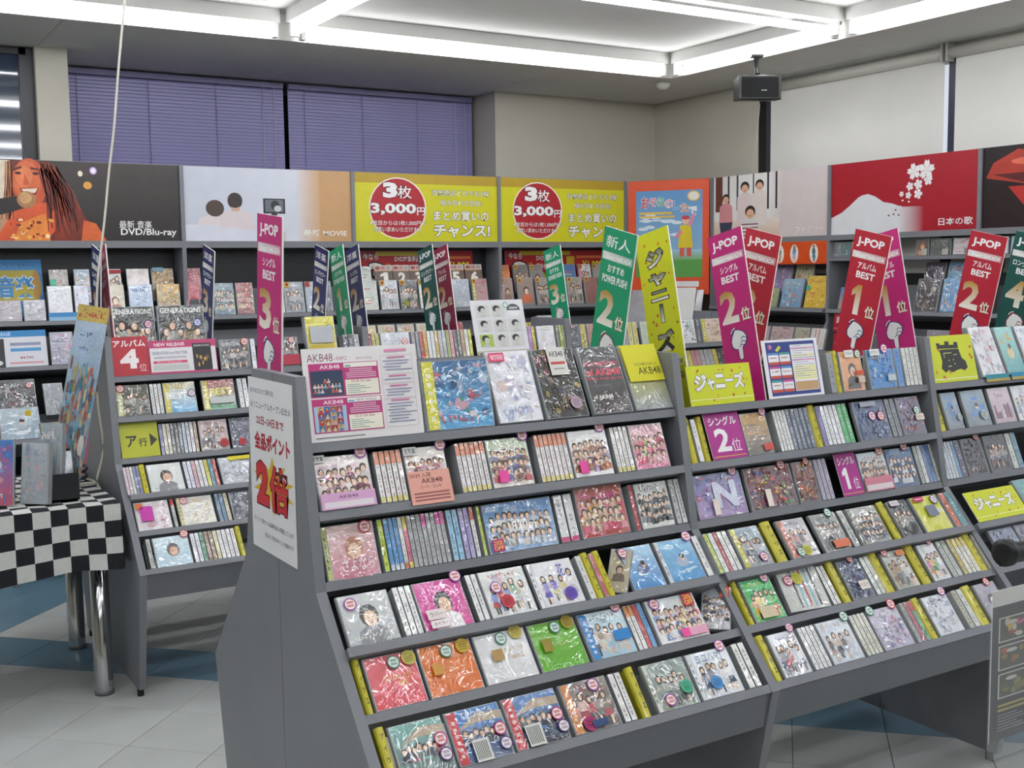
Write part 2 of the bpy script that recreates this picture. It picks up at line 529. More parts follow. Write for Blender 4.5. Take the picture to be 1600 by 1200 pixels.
# ------------------------------------------------------------------ double-sided display racks
GREY, GREY2 = '#7b7d83', '#6c6e73'
HP = [(.14, 1.255), (.222, .80), (.52, .459), (.50, .37), (.43, .03)]
TIERS = [(.160, 1.091, 14), (.198, .948, 22), (.222, .799, 22), (.338, .689, 39), (.412, .570, 39), (.518, .459, 39)]
TH = .02
def shelf_section(yc, sgn, a, z, lean, depth):
    s, c = math.sin(math.radians(lean)), math.cos(math.radians(lean))
    y = -a
    pts = [(y, z), (y + TH * s, z + TH * c), (y + TH * s + depth * c, z + TH * c - depth * s), (y + depth * c, z - depth * s)]
    return [(yc + sgn * p, q) for p, q in pts]
def rack(xs, yc, label):
    root = empty('display_rack', ((xs[0] + xs[-1]) / 2, yc, 0)); tag(root, label, 'display rack', 'double-sided disc racks')
    for k, x in enumerate(xs):
        t = .012
        for sgn in (1, -1):
            prof = [(yc + sgn * .0012, 1.255)] + [(yc + sgn * a, z) for a, z in HP] + [(yc + sgn * .0012, .03)]
            p = G(); p.prism(prof, x - t, x + t, GREY)
            adopt(p.build('end_panel' if k in (0, len(xs) - 1) else 'divider', 'rack_paint'), root)
            f = G(); f.smooth = True; f.tube([(x, yc + sgn * .40, 0), (x, yc + sgn * .40, .032)], .012, '#151515', 8); adopt(f.build('foot', 'plastic'), root)
    for x0, x1 in zip(xs, xs[1:]):
        a, b2 = x0 + .012, x1 - .012
        p = G(); p.box(a, b2, yc - .008, yc + .008, .40, 1.19, '#2b2d31'); adopt(p.build('back_panel', 'rack_paint'), root)
        for sgn in (-1, 1):
            for ti, (h_, z, lean) in enumerate(TIERS):
                p = G(); p.prism(shelf_section(yc, -sgn, h_, z, lean, .13 if ti else .145), a, b2, GREY); adopt(p.build('shelf', 'rack_paint'), root)
            p = G(); p.prism([(yc + sgn * .512, .455), (yc + sgn * .492, .455), (yc + sgn * .474, .365), (yc + sgn * .494, .365)], a, b2, GREY2); adopt(p.build('kick_board', 'rack_paint'), root)
    return root
XA = [.893, 1.930, 2.930, 3.930]
XB = [.918, 1.930, 2.930, 3.930]
YA, YB = 2.457, 4.415
rack(XA, YA, 'grey slanted display rack with the points poster on its end')
rack(XB, YB, 'grey slanted display rack behind the checkered table')
# ------------------------------------------------------------------ cover art
SKIN = ['#e8c3a6', '#f0cfb4', '#d9ae90', '#e3b89a']
HAIR = ['#2a1f1c', '#3b2a22', '#1c1816', '#4a3226']
def person(g, x, y, r, cloth, rng, L, hair=None, skin=None):
    """head and shoulders; r = head radius"""
    hair = hair or rng.choice(HAIR)
    skin = skin or rng.choice(SKIN)
    g.P([(x - r * 1.7, y - r * 3.4), (x + r * 1.7, y - r * 3.4), (x + r * 1.5, y - r * 1.5), (x + r * .6, y - r * .95), (x - r * .6, y - r * .95), (x - r * 1.5, y - r * 1.5)], cloth, L)
    g.E(x, y + r * .12, r * 1.05, r * 1.25, hair, 10, L + 1)
    g.E(x + r * .08, y - r * .2, r * .72, r * .9, skin, 9, L + 2)
def scribble(g, x, y, w, h, col, rng, n=7):
    """brush-like lettering strokes for the small titles on covers"""
    L = g.L + 1
    cw = w / n
    for i in range(n):
        for k in range(3):
            x0, y0 = x + cw * (i + rng.uniform(.05, .5)), y + h * rng.uniform(.05, .95)
            x1, y1 = (x0 + cw * rng.uniform(.25, .5), y0 + h * rng.uniform(-.08, .08)) if k < 2 else (x0 + cw * rng.uniform(-.1, .3), y + h * rng.uniform(0, .4))
            g.line([(x0, y0), (min(x1, x + w), min(max(y1, y), y + h))], h * .16, col, L)
    g.L = L
def standing(g, x, y, s, c1, c2, rng, L, wmin=0, wmax=1e9):
    """whole figure of height s standing at y"""
    hair, skin = rng.choice(HAIR), rng.choice(SKIN)
    lean = rng.uniform(-.05, .05) * s
    k = s * .105
    g.P([(x - k * .75, y), (x - k * .15, y), (x - k * .1, y + s * .3), (x - k * .9, y + s * .3)], rng.choice([skin, c2, '#3a3434']), L)
    g.P([(x + k * .15, y), (x + k * .75, y), (x + k * .9, y + s * .3), (x + k * .1, y + s * .3)], rng.choice([skin, c2, '#3a3434']), L)
    g.P([(x - k * 1.5, y + s * .24), (x + k * 1.5, y + s * .24), (x + k * .8, y + s * .48), (x - k * .8, y + s * .48)], c2, L + 1)
    g.P([(x - k * .85, y + s * .44), (x + k * .85, y + s * .44), (x + k * 1.15 + lean, y + s * .72), (x + k * .4 + lean, y + s * .77), (x - k * .4 + lean, y + s * .77), (x - k * 1.15 + lean, y + s * .72)], c1, L + 2)
    a = rng.uniform(.2, .6)
    g.P([(x + k * 1.1 + lean, y + s * .72), (x + k * 1.75, y + s * (.72 - a * .4)), (x + k * 1.35, y + s * (.69 - a * .4)), (x + k * .75, y + s * .64)], mix(c1, skin, .6), L + 3)
    g.P([(x - k * 1.1 + lean, y + s * .72), (x - k * 1.75, y + s * .5), (x - k * 1.35, y + s * .48), (x - k * .75, y + s * .64)], mix(c1, skin, .6), L + 3)
    g.E(x + lean, y + s * .865, k * .95, k * 1.2, hair, 9, L + 4)
    g.P([(x - k * .95 + lean, y + s * .86), (x - k * .6 + lean, y + s * .72), (x + k * .6 + lean, y + s * .72), (x + k * .95 + lean, y + s * .86)], hair, L + 4)
    g.E(x + lean, y + s * .845, k * .62, k * .82, skin, 8, L + 5)
def cover(g, x, y, w, h, style, pal, seed, scr=True):
    rng = random.Random(seed)
    pal = pal.split() if isinstance(pal, str) else pal
    p = lambda i: pal[i % len(pal)]
    g.grad(x, y, w, h, p(0), p(1))
    L0 = g.L + 1
    m_ = min(w, h)
    if style == 'grp':
        # soft scenery, then three overlapping ranks of people
        for i in range(7):
            g.R(x + w * rng.uniform(0, .8), y + h * rng.uniform(.35, .85), w * rng.uniform(.08, .2), h * rng.uniform(.04, .14), mix(p(0), p(2 + i % max(1, len(pal) - 2)), .25))
        L0 = g.L + 1
        n = max(4, int(w / (m_ * .155)))
        for r_ in range(3):
            yy = y + h * (.70 - .20 * r_)
            mm = n + (r_ % 2)
            for i in range(mm):
                rr = m_ * rng.uniform(.058, .07)
                xx = x + w * (.10 + .80 * i / max(mm - 1, 1)) + rng.uniform(-.015, .015) * w
                xx = min(max(xx, x + rr * 1.75), x + w - rr * 1.75)
                person(g, xx, max(yy + rng.uniform(-.035, .035) * h, y + rr * 3.45), rr, mix(p(2 + rng.randrange(max(1, len(pal) - 2))), rng.choice(['#ffffff', '#222222', p(0)]), rng.uniform(0, .3)), rng, L0 + r_ * 4 + 0)
        g.L = L0 + 14
        if scr: scribble(g, x + w * rng.uniform(.08, .2), y + h * rng.choice((.06, .80, .84)), w * .6, h * .12, rng.choice(['#f4f0ee', p(2), '#d8447a']), rng)
    elif style == 'few':
        for i in range(6):
            g.R(x + w * rng.uniform(0, .75), y + h * rng.uniform(.1, .8), w * rng.uniform(.08, .25), h * rng.uniform(.05, .2), mix(p(0), p(1 + i), .35))
        L0 = g.L + 1
        n = rng.choice((4, 5, 5, 6))
        for i in range(n):
            sz = h * rng.uniform(.60, .72)
            standing(g, x + w * (.17 + .66 * i / (n - 1)), y + h * (.05 + .05 * (i % 2)), sz, mix(p(2 + i), '#ffffff', rng.uniform(0, .25)), mix(p(3 + i), '#202020', rng.uniform(0, .35)), rng, L0 + (6 if i % 2 else 0))
        g.L = L0 + 13
        if scr: scribble(g, x + w * rng.uniform(.08, .25), y + h * .84, w * .62, h * .10, rng.choice(['#f4f0ee', p(2), p(3)]), rng)
    elif style == 'por':
        person(g, x + w * .52, y + h * .52, min(w, h) * .19, p(2), rng, L0, hair=p(3) if len(pal) > 3 else None)
        g.L = L0 + 4
        g.E(x + w * .49, y + h * .5, w * .018, h * .012, '#3a2a25', 6); g.E(x + w * .59, y + h * .5, w * .018, h * .012, '#3a2a25', 6, g.L)
        g.E(x + w * .54, y + h * .4, w * .03, h * .011, '#b5635c', 6)
        if scr: scribble(g, x + w * .1, y + h * .08, w * .5, h * .1, rng.choice(['#f4f0ee', p(2)]), rng)
    elif style == 'mix':
        for i in range(60):
            cx, cy = x + w * rng.uniform(.06, .94), y + h * rng.uniform(.06, .94)
            k = .16 if i < 12 else .08
            rx, ry = min(w * rng.uniform(.02, k), cx - x, x + w - cx), min(h * rng.uniform(.015, k * .8), cy - y, y + h - cy)
            g.E(cx, cy, rx, ry, mix(p(rng.randrange(2)), p(2 + i), rng.uniform(.25, .85)), rng.choice((4, 5, 6, 7)), a0=rng.uniform(0, 2), a1=rng.uniform(0, 2) + 2 * PI if False else 2 * PI)
        if scr: scribble(g, x + w * .12, y + h * rng.choice((.1, .78)), w * .6, h * .12, rng.choice([p(2), p(3), '#f0ecec']), rng)
    elif style == 'city':
        for i in range(9):
            bw = w * .09
            g.R(x + w * (.08 + .095 * i), y + h * .12, bw, h * rng.uniform(.15, .45), p(2 + i), L0)
        g.L = L0
    elif style == 'sky':
        for i in range(9):
            cx, cy = x + w * rng.uniform(.2, .8), y + h * rng.uniform(.15, .85)
            g.E(cx, cy, w * rng.uniform(.06, .17), h * rng.uniform(.015, .05), p(2), 9)
        g.E(x + w * .5, y + h * .45, w * .2, h * .13, p(3), 12)
        g.E(x + w * .55, y + h * .55, w * .07, h * .08, rng.choice(SKIN), 9); g.E(x + w * .55, y + h * .59, w * .075, h * .06, HAIR[0], 9)
    elif style == 'str':
        for i in range(len(pal) - 2):
            g.R(x + w * (.3 + .12 * i), y + h * .05, w * .045, h * .9, pal[2 + i], L0)
        g.L = L0
    elif style == 'txt':
        for i in range(6):
            g.R(x + w * .12, y + h * (.2 + .1 * i), w * rng.uniform(.35, .76), h * .03, p(2 + i), L0)
        g.L = L0
    elif style == 'bld':
        g.P([(x + w * .1, y + h * .62), (x + w * .55, y + h * .9), (x + w, y + h * .86), (x + w, y + h * .7), (x + w * .5, y + h * .72)], '#b9a58e')
        L0 = g.L + 1
        for i in range(8):
            person(g, x + w * (.14 + .72 * i / 7), y + h * (.5 + .05 * (i % 2)), min(w, h) * .06, p(2 + i), rng, L0 + (i % 2) * 4)
        g.L = L0 + 10
def sticker_on(g, cx, cy, r, ring, text='#c8203c', inner='#f2ece8'):
    g.E(cx, cy, r, r, ring, 18); g.E(cx, cy, r * .8, r * .8, inner, 18)
    g.R(cx - r * .52, cy + r * .08, r * 1.04, r * .36, text); g.R(cx - r * .52, cy - r * .44, r * 1.04, r * .34, text, g.L)
    L = g.L + 1
    for i in range(4):
        g.R(cx - r * .45 + i * r * .25, cy + r * .14, r * .1, r * .22, inner, L); g.R(cx - r * .42 + i * r * .25, cy - r * .38, r * .1, r * .2, inner, L)
    g.L = L
RINGS = {'p': ('#a24aa0', '#c8203c'), 'r': ('#c8283a', '#c8203c'), 'g': ('#2f8c74', '#2f9a86'), 'm': ('#c2327e', '#c8203c'), 'w': ('#5b3c7c', '#9a7aa8'), 'o': ('#cc5a3a', '#c8203c'), 'b': ('#2b62b8', '#2b62b8')}

ORD = ('first second third fourth fifth sixth seventh eighth ninth tenth eleventh twelfth thirteenth fourteenth fifteenth sixteenth seventeenth eighteenth nineteenth twentieth').split()
ORD += ['twenty-' + o for o in ORD[:9]] + ['thirtieth'] + ['thirty-' + o for o in ORD[:9]] + ['fortieth'] + ['forty-' + o for o in ORD[:9]]
_seed = [0]
def body(name, w, h, d, m, col='#8f9396', mtx=None):
    """jewel case: tray, lid with a hinge gap"""
    g = G()
    i = min(.0012, w * .1)
    g.box(-w / 2, w / 2, d * .32, d, 0, h, col)
    g.box(-w / 2 + i, w / 2 - i, 0, d * .32, i, h - i, mix(col, '#d8dadc', .35))
    return g.build(name, m, None, mtx)
def face_case(look, where, P, lean, w, h=.120, d=.011, style='grp', pal='#ddd #eee', rz=None, name='disc_case', cat='disc case', group='disc cases on the racks', st=(), obi=None, spine=None, titles=(), cards=(), yaw=0, m='wrapped'):
    _seed[0] += 1
    R0 = (RZ(rz) if rz is not None else Matrix.Identity(4)) @ RZ(yaw) @ RX(-math.radians(lean))
    o = body(name, w, h, d, 'case_plastic', mtx=TR(*P) @ R0)
    tag(o, look + where, cat, group)
    g = G(w, h)
    ml = .0035
    x0 = ml
    sw = .011 if spine else 0
    cover(g, x0 + sw, .0025, w - 2 * ml - sw, h - .005, style, pal, _seed[0], not titles)
    if spine:
        g.R(.0015, .0025, sw, h - .005, spine)
        L = g.L + 1
        for k in range(5):
            g.R(.0045, h * (.2 + .13 * k), .004, h * .07, mix(spine, '#222', .7), L)
        g.L = L
    if obi:
        g.R(x0, .003, w * .16, h - .006, obi)
        L = g.L + 1
        for k in range(6):
            g.R(x0 + w * .05, h * (.15 + .12 * k), w * .06, h * .06, mix(obi, '#fff', .6), L)
        g.L = L
    for t in titles:
        s, fx, fy, fw, fh, c = t[:6]
        g.T(s, w * fx, h * fy, w * fw, h * fh, c, bold=t[6] if len(t) > 6 else .01)
    c = g.build('cover', m, o); c.matrix_basis = TR(0, -.0004, 0)
    for k, fx, fy in st:
        sg = G(w, h)
        ring, tx = RINGS.get(k, (k, '#888'))
        r = min(.0145, w * .13)
        if k.startswith('#'):
            sg.E(w * fx, h * fy, r * 1.15, r * 1.15, k, 16)
            for q in range(4):
                sg.R(w * fx - r * .7, h * fy + r * (.45 - .35 * q), r * 1.4, r * .14, mix(k, '#222', .55), sg.L + (q == 0))
        else:
            sticker_on(sg, w * fx, h * fy, r, ring, tx)
        c = sg.build('sticker', 'paper', o); c.matrix_basis = TR(0, -.005, 0)
    for fx, fy, fw, fh, col, txts in cards:
        sg = G(w, h)
        sg.R(w * fx, h * fy, w * fw, h * fh, col)
        for s, ax, ay, aw, ah, tc in txts:
            if s:
                sg.T(s, w * (fx + fw * ax), h * (fy + fh * ay), w * fw * aw, h * fh * ah, tc, bold=.01)
            else:
                sg.R(w * (fx + fw * ax), h * (fy + fh * ay), w * fw * aw, h * fh * ah, tc)
        c = sg.build('price_card', 'paper', o); c.matrix_basis = TR(0, -.007, 0)
    return o
_spme = {}
def spine_case(look, where, P, lean, t, col, top=None, bot=None, h=.120, d=.138, rz=None, dark=False, name='disc_case', group='disc cases on the racks', side=None):
    R0 = (RZ(rz) if rz is not None else Matrix.Identity(4)) @ RX(-math.radians(lean))
    o = body(name, t * .94, h, d, 'case_plastic', col=side or ('#5a5d60' if dark else '#a7abae'), mtx=TR(*P) @ R0)
    tag(o, look + where, 'disc case', group)
    g = G(t, h)
    g.R(t * .1, .003, t * .8, h - .006, col)
    L = g.L + 1
    ink = '#dddddd' if sum(hx(col)) < .6 else '#33353a'
    _seed[0] += 1
    rng = random.Random(_seed[0])
    yy = h * .12
    while yy < h * .86:
        l = h * rng.uniform(.03, .09)
        if rng.random() < .72:
            g.R(t * .36, yy, t * .26, l, mix(col, ink, .5), L)
        yy += l + h * .03
    g.L = L
    if top:
        g.R(t * .1, h * .74, t * .8, h * .24, top)
    if bot:
        g.R(t * .1, h * .02, t * .8, h * .1, bot)
    c = g.build('spine_label', 'wrapped', o); c.matrix_basis = TR(0, -.0004, 0)
    return o
def index_divider(where, P, lean, w, h=.128, rz=None, text='アイウエ', col='#c9bf32', look='yellow plastic index divider with black lettering', d=.13):
    R0 = (RZ(rz) if rz is not None else Matrix.Identity(4)) @ RX(-math.radians(lean))
    g = G(); g.smooth = False
    ring = [(-w / 2, .006), (-w * .36, .001), (-w * .15, -.0015), (w * .15, -.0015), (w * .36, .001), (w / 2, .006), (w / 2, .012), (w * .12, .014), (w * .12, d), (-w * .12, d), (-w * .12, .014), (-w / 2, .012)]
    g.loft([[(a, b, 0) for a, b in ring], [(a, b, h) for a, b in ring]], col)
    o = g.build('index_divider', 'case_plastic', None, TR(*P) @ R0)
    tag(o, look + where, 'index divider', 'yellow index dividers')
    t = G(w, h)
    n = len(text)
    for i, ch in enumerate(text):
        t.T(ch, w * .32, h * (.78 - .2 * i), w * .36, h * .1, '#3a3a18', bold=.01)
    c = t.build('lettering', 'paper', o); c.matrix_basis = TR(0, -.0024, 0)
    return o
def card(name, look, P, lean, w, h, art, rz=None, thick=.003, cat='sign', group=None, edge='#e9e7e2', m='board_print', spin=None):
    """stiff printed card standing on a shelf"""
    R0 = (RZ(rz) if rz is not None else Matrix.Identity(4)) @ RX(-math.radians(lean))
    g = G(); g.cbox(-w / 2, w / 2, 0, thick, 0, h, edge, min(.001, thick * .3))
    o = g.build(name, 'paper', None, (TR(*P) @ R0) if spin is None else spin)
    tag(o, look, cat, group)
    a = G(w, h); art(a, w, h)
    c = a.build('print', m, o); c.matrix_basis = TR(0, -.0003, 0)
    return o

def solve_row(x, yl, zl):
    return solve(x, 0, (0, yl, zl))
RAKE = {'A': 'first', 'B': 'middle', 'C': 'far'}
TIERN = ['top', 'second', 'third', 'fourth', 'fifth', 'bottom']
def row(yc, rackname, endname, ti, bay, items, start=0):
    a, z, lean = TIERS[ti]
    s, c = math.sin(math.radians(lean)), math.cos(math.radians(lean))
    yl, zl = yc - a + TH * s + .003 * c, z + TH * c - .003 * s + .0006
    Xp = lambda x: solve_row(x, yl, zl)
    n = start
    hh = .120 if ti < 3 else .116
    for it in items:
        k = it[0]
        wh = lambda: ', %s from %s, %s %s bay, %s tier' % (ORD[n - 1], endname, rackname, bay, TIERN[ti])
        x0, x1 = Xp(it[1]), Xp(it[2])
        if k == 'F':
            n += 1
            o = dict(it[6]) if len(it) > 6 else {}
            ln = o.pop('lean', lean); h = o.pop('h', hh); w_ = o.pop('w', (x1 - x0) * .975)
            up = o.get('d', .011) * math.sin(math.radians(max(0, ln - lean))) + (.5 * w_ * abs(math.sin(o['yaw'])) * s if 'yaw' in o else 0)
            bk = .5 * w_ * abs(math.sin(o['yaw'])) if 'yaw' in o else 0
            face_case(it[3], wh(), ((x0 + x1) / 2, yl + up * s + bk * c, zl + up * c - bk * s), ln, w_, h, style=it[4], pal=it[5], **o)
        elif k == 'S':
            tot = sum(q[0] for q in it[3])
            t = (x1 - x0) / tot
            i = 0
            for q in it[3]:
                for _ in range(q[0]):
                    n += 1
                    o = dict(q[3]) if len(q) > 3 else {}
                    o.setdefault('h', hh)
                    spine_case(q[1], wh(), (x0 + (i + .5) * t, yl, zl), lean, t, q[2], **o)
                    i += 1
        elif k == 'Y':
            n += 1
            index_divider(wh(), ((x0 + x1) / 2, yl, zl), lean, x1 - x0, hh + .004, text=it[3] if len(it) > 3 else 'アイウエ')
        elif k == 'C':
            card('display_card', it[3], ((x0 + x1) / 2, yl - .004 * c, zl + .004 * s), it[6] if len(it) > 6 else lean, x1 - x0, it[4], it[5])
    return n
# ------------------------------------------------------------------ printed cards and sign boards
def hand(g, x, y, w, h, line='#1f2f6a'):
    """pointing hand, finger down, in the box x, y, w, h"""
    U = lambda pts: [(x + a * w, y + b * h) for a, b in pts]
    fist = [(.12, .80), (.02, .62), (.06, .45), (.22, .37), (.52, .36), (.80, .47), (.92, .60), (.95, .74), (.80, .88), (.55, .96), (.30, .98)]
    fing = [(.38, .45), (.40, .06), (.50, .0), (.62, .05), (.64, .45)]
    def grow(pts, k):
        cx = sum(p[0] for p in pts) / len(pts); cy = sum(p[1] for p in pts) / len(pts)
        return [(cx + (a - cx) * (1 + k), cy + (b - cy) * (1 + k * .7)) for a, b in pts]
    g.P(U(grow(fist, .13)), line); g.P(U(grow(fing, .2)), line)
    g.P(U(fist), '#eef0ee'); g.P(U(fing), '#eef0ee')
    for a, b in ((.93, .70), (.88, .57), (.78, .46)):
        g.line(U([(a, b), (a - .22, b + .03), (a - .30, b - .05)]), w * .035, line)
    g.line(U([(.05, .86), (.16, .97), (.32, 1.03)]), w * .09, line); g.line(U([(.04, .89), (.15, 1.0), (.32, 1.06)]), w * .05, '#eef0ee')
def rank_art(bg, head, lines, num, line='#1f2f6a'):
    def art(g, W, H):
        g.R(0, 0, W, H, bg)
        g.T(head, W * .10, H * .895, W * .76, H * .065, '#f4f4f2', bold=.038 if head[0] == 'J' else .008)
        g.grad(W * .04, H * .828, W * .92, H * .042, '#e8e6e2', mix('#d8d8d4', bg, .55), True)
        g.T('Sound NAKADA', W * .14, H * .834, W * .78, H * .027, '#fafafa', bold=.02, slant=.2)
        yy = .765
        for s in lines:
            wd = .52 if len(s) < 6 else .78
            g.T(s, W * (.5 - wd / 2), H * yy, W * wd, H * .043, '#f4f4f2', bold=.03 if s.isascii() else .022)
            yy -= .058
        g.T(num, W * (.10 if num != '1' else .22), H * .475, W * (.50 if num != '1' else .26), H * .19, '#fff', bold=.035, grad=('#f5f2e6', '#b98a22'))
        g.T('位', W * .66, H * .475, W * .26, H * .075, '#f0ead8', bold=.02, out=.02, ocol='#b07a22')
        hand(g, W * .28, H * .26, W * .46, H * .175, line)
    return art
def rank_sign(look, X, yc, rear, art, side='#f2efe6', dz=0, W=.143, H=.50, deg=12.3, out=.147):
    """sign board standing across the rack; front ones lean back, rear ones lean the other way"""
    a = math.radians(deg)
    if not rear:
        m = TR(X, yc - out, 1.104 + dz) @ RX(-a) @ RZ(-PI / 2) @ TR(-W / 2, 0, 0)
    else:
        m = TR(X, yc + out, 1.104 + dz) @ RX(a) @ RZ(-PI / 2) @ TR(W / 2, 0, 0)
    card('rank_sign', look, None, 0, W, H, art, thick=.005, cat='sign', group='rank sign boards', edge=side, spin=m)
MAG, RED, GRN, TEAL, NAVY, MAR = '#c22478', '#b81f35', '#119a6c', '#12524c', '#232a63', '#8c1740'
SG, AL, LG, OS = ('シングル', 'BEST'), ('アルバム', 'BEST'), ('ロングセラー', 'BEST'), ('おすすめ', 'POWER PUSH!')
rank_sign('magenta rank sign number two above the yellow star card', 2.251, YA, False, rank_art(MAG, 'J-POP', SG, '2'))
rank_sign('magenta rank sign number one beside the castle card', 2.905, YA, False, rank_art(MAG, 'J-POP', SG, '1'))
rank_sign('magenta rank sign number three above the points poster', .932, YA, True, rank_art(MAG, 'J-POP', SG, '3'), W=.165, H=.52, deg=6, out=.262)
rank_sign('red rank sign number three half hidden behind a magenta one', 2.35, YA, True, rank_art(RED, 'J-POP', AL, '3'))
rank_sign('red rank sign number one in front of a magenta one', 2.81, YA, True, rank_art(RED, 'J-POP', AL, '1'))
rank_sign('red rank sign number two below the red lips panel', 3.374, YA, True, rank_art(RED, 'J-POP', AL, '2'))
rank_sign('dark green rank sign number four at the picture edge', solve(1588, 0, (0, 2.497, 1.59)), YA, True, rank_art(TEAL, 'J-POP', LG, '4', '#8a2040'))
rank_sign('large green newcomer sign number two beside the yellow sign', 1.839, YA, True, rank_art(GRN, '新人', OS, '2', '#8a2040'))
rank_sign('small green newcomer sign number one on the rear rack', 1.886, YB, False, rank_art(GRN, '新人', OS, '1', '#8a2040'))
rank_sign('small green newcomer sign number three on the rear rack', 2.962, YB, False, rank_art(GRN, '新人', OS, '3', '#8a2040'))
rank_sign('dark teal rank sign number two in front of a maroon one', 2.299, YB, False, rank_art(TEAL, 'J-POP', LG, '2'))
rank_sign('maroon rank sign tucked behind the dark teal one', 2.372, YB, False, rank_art(MAR, 'J-POP', AL, '2'))
rank_sign('navy rank sign number two behind the green newcomer one', 1.80, YB, True, rank_art(NAVY, '洋楽', LG, '2'))
rank_sign('navy sign board seen edge on beside the green one', 1.955, YB, False, rank_art(NAVY, '洋楽', SG, '2'))
_x1 = solve(157, 0, (0, YB - .1, 1.55)); _x3 = solve(335, 0, (0, YB - .1, 1.55))
rank_sign('navy rank sign number one beside the hanging white cord', _x1, YB, True, rank_art(NAVY, '洋楽', LG, '1'))
rank_sign('navy rank sign number three above the dark album cases', _x3, YB, True, rank_art(NAVY, '洋楽', LG, '3'))
rank_sign('maroon sign board seen edge on behind the white cord', solve(164, 0, (0, YB - .04, 1.58)), YB, False, rank_art('#a0245a', '洋楽', SG, '1'))

YEL = '#d2d81c'
def stars(g, W, H, seed, n, cols=('#c8502a', '#d07a2a', '#b83a22'), avoid=None):
    rng = random.Random(seed)
    L = g.L + 1
    for i in range(n):
        g.star(W * rng.uniform(.06, .94), H * rng.uniform(.08, .95), min(W, H) * rng.uniform(.03, .062), rng.choice(cols), L=L, rot=rng.uniform(-.3, .3))
    g.L = L + 1
def tall_yellow(g, W, H):
    g.R(0, 0, W, H, YEL)
    stars(g, W, H, 5, 36)
    y = .80
    for ch, hh in (('ジ', .115), ('ャ', .085), ('ニ', .075), ('ー', .125), ('ズ', .13)):
        if ch == 'ー':
            g.R(W * .455, H * (y + .01), W * .12, H * .105, '#222'); g.grad(W * .47, H * (y + .014), W * .09, H * .097, '#e8e8e0', '#3a3a38')
        else:
            g.T(ch, W * .26, H * y, W * .5, H * (hh - .02), '#e9ebe6', bold=.035, out=.05, ocol='#2c2c26', grad=('#f0f0ea', '#6a6a64'))
        y -= {'ジ': .10, 'ャ': .085, 'ニ': .135, 'ー': .145, 'ズ': 0}[ch]
    g.grad(W * .05, H * .245, W * .9, H * .045, '#e6e8d2', '#d2d88a', True)
    g.T('Sound NAKADA', W * .14, H * .25, W * .78, H * .032, '#2a2a20', bold=.01, slant=.2)
    g.T('Blu-ray/DVD', W * .2, H * .175, W * .7, H * .035, '#2a2a20', bold=.01, slant=.2)
rank_sign('tall yellow star sign with vertical lettering on the front rack', 1.985, YA, False, tall_yellow)
def wide_yellow(g, W, H):
    g.R(0, 0, W, H, YEL)
    stars(g, W, H, 9, 20)
    for ch, x, y, w, h in (('ジ', .10, .36, .19, .42), ('ャ', .295, .36, .12, .30), ('ニ', .42, .40, .15, .36), ('ー', .575, .55, .13, .07), ('ズ', .71, .36, .17, .42)):
        g.T(ch, W * x, H * y, W * w, H * h, '#f1f1ee', bold=.05, out=.035, ocol='#77776a')
    g.R(0, H * .13, W, H * .028, '#e9eda0')
def single_art(num):
    def art(g, W, H):
        g.R(0, 0, W, H, '#b0288c')
        g.T('シングル', W * .1, H * .72, W * .8, H * .2, '#f4f0f2', bold=.02)
        g.T(num, W * .18, H * .16, W * .42 if num != '1' else W * .26, H * .5, '#f4f0f2', bold=.03)
        g.T('位', W * .62, H * .14, W * .26, H * .28, '#f4f0f2')
        g.R(W * .03, H * .05, W * .94, H * .018, '#d8b040')
    return art
def castle(g, W, H):
    g.R(0, 0, W, H, YEL)
    stars(g, W, H, 21, 9)
    K = '#26251f'
    P = lambda pts: [(W * a, H * b) for a, b in pts]
    g.P(P([(.16, .84), (.24, .84), (.25, .80), (.36, .80), (.36, .87), (.46, .87), (.46, .79), (.57, .79), (.57, .85), (.66, .84), (.66, .71), (.19, .72)]), K)
    g.P(P([(.22, .70), (.66, .70), (.70, .50), (.78, .42), (.80, .28), (.72, .22), (.64, .26), (.54, .24), (.44, .20), (.36, .26), (.28, .20), (.20, .30), (.24, .45)]), K)
    for pts in ([(.30, .62), (.48, .62)], [(.30, .62), (.31, .52)], [(.52, .57), (.60, .58)], [(.36, .33), (.44, .34)]):
        g.line(P(pts), W * .012, '#c9cc6a')
    for a, b in ((.40, .46), (.50, .47), (.52, .38)):
        g.E(W * a, H * b, W * .012, W * .012, '#c9cc6a', 8)
    g.R(0, H * .06, W, H * .02, '#eef0c8')
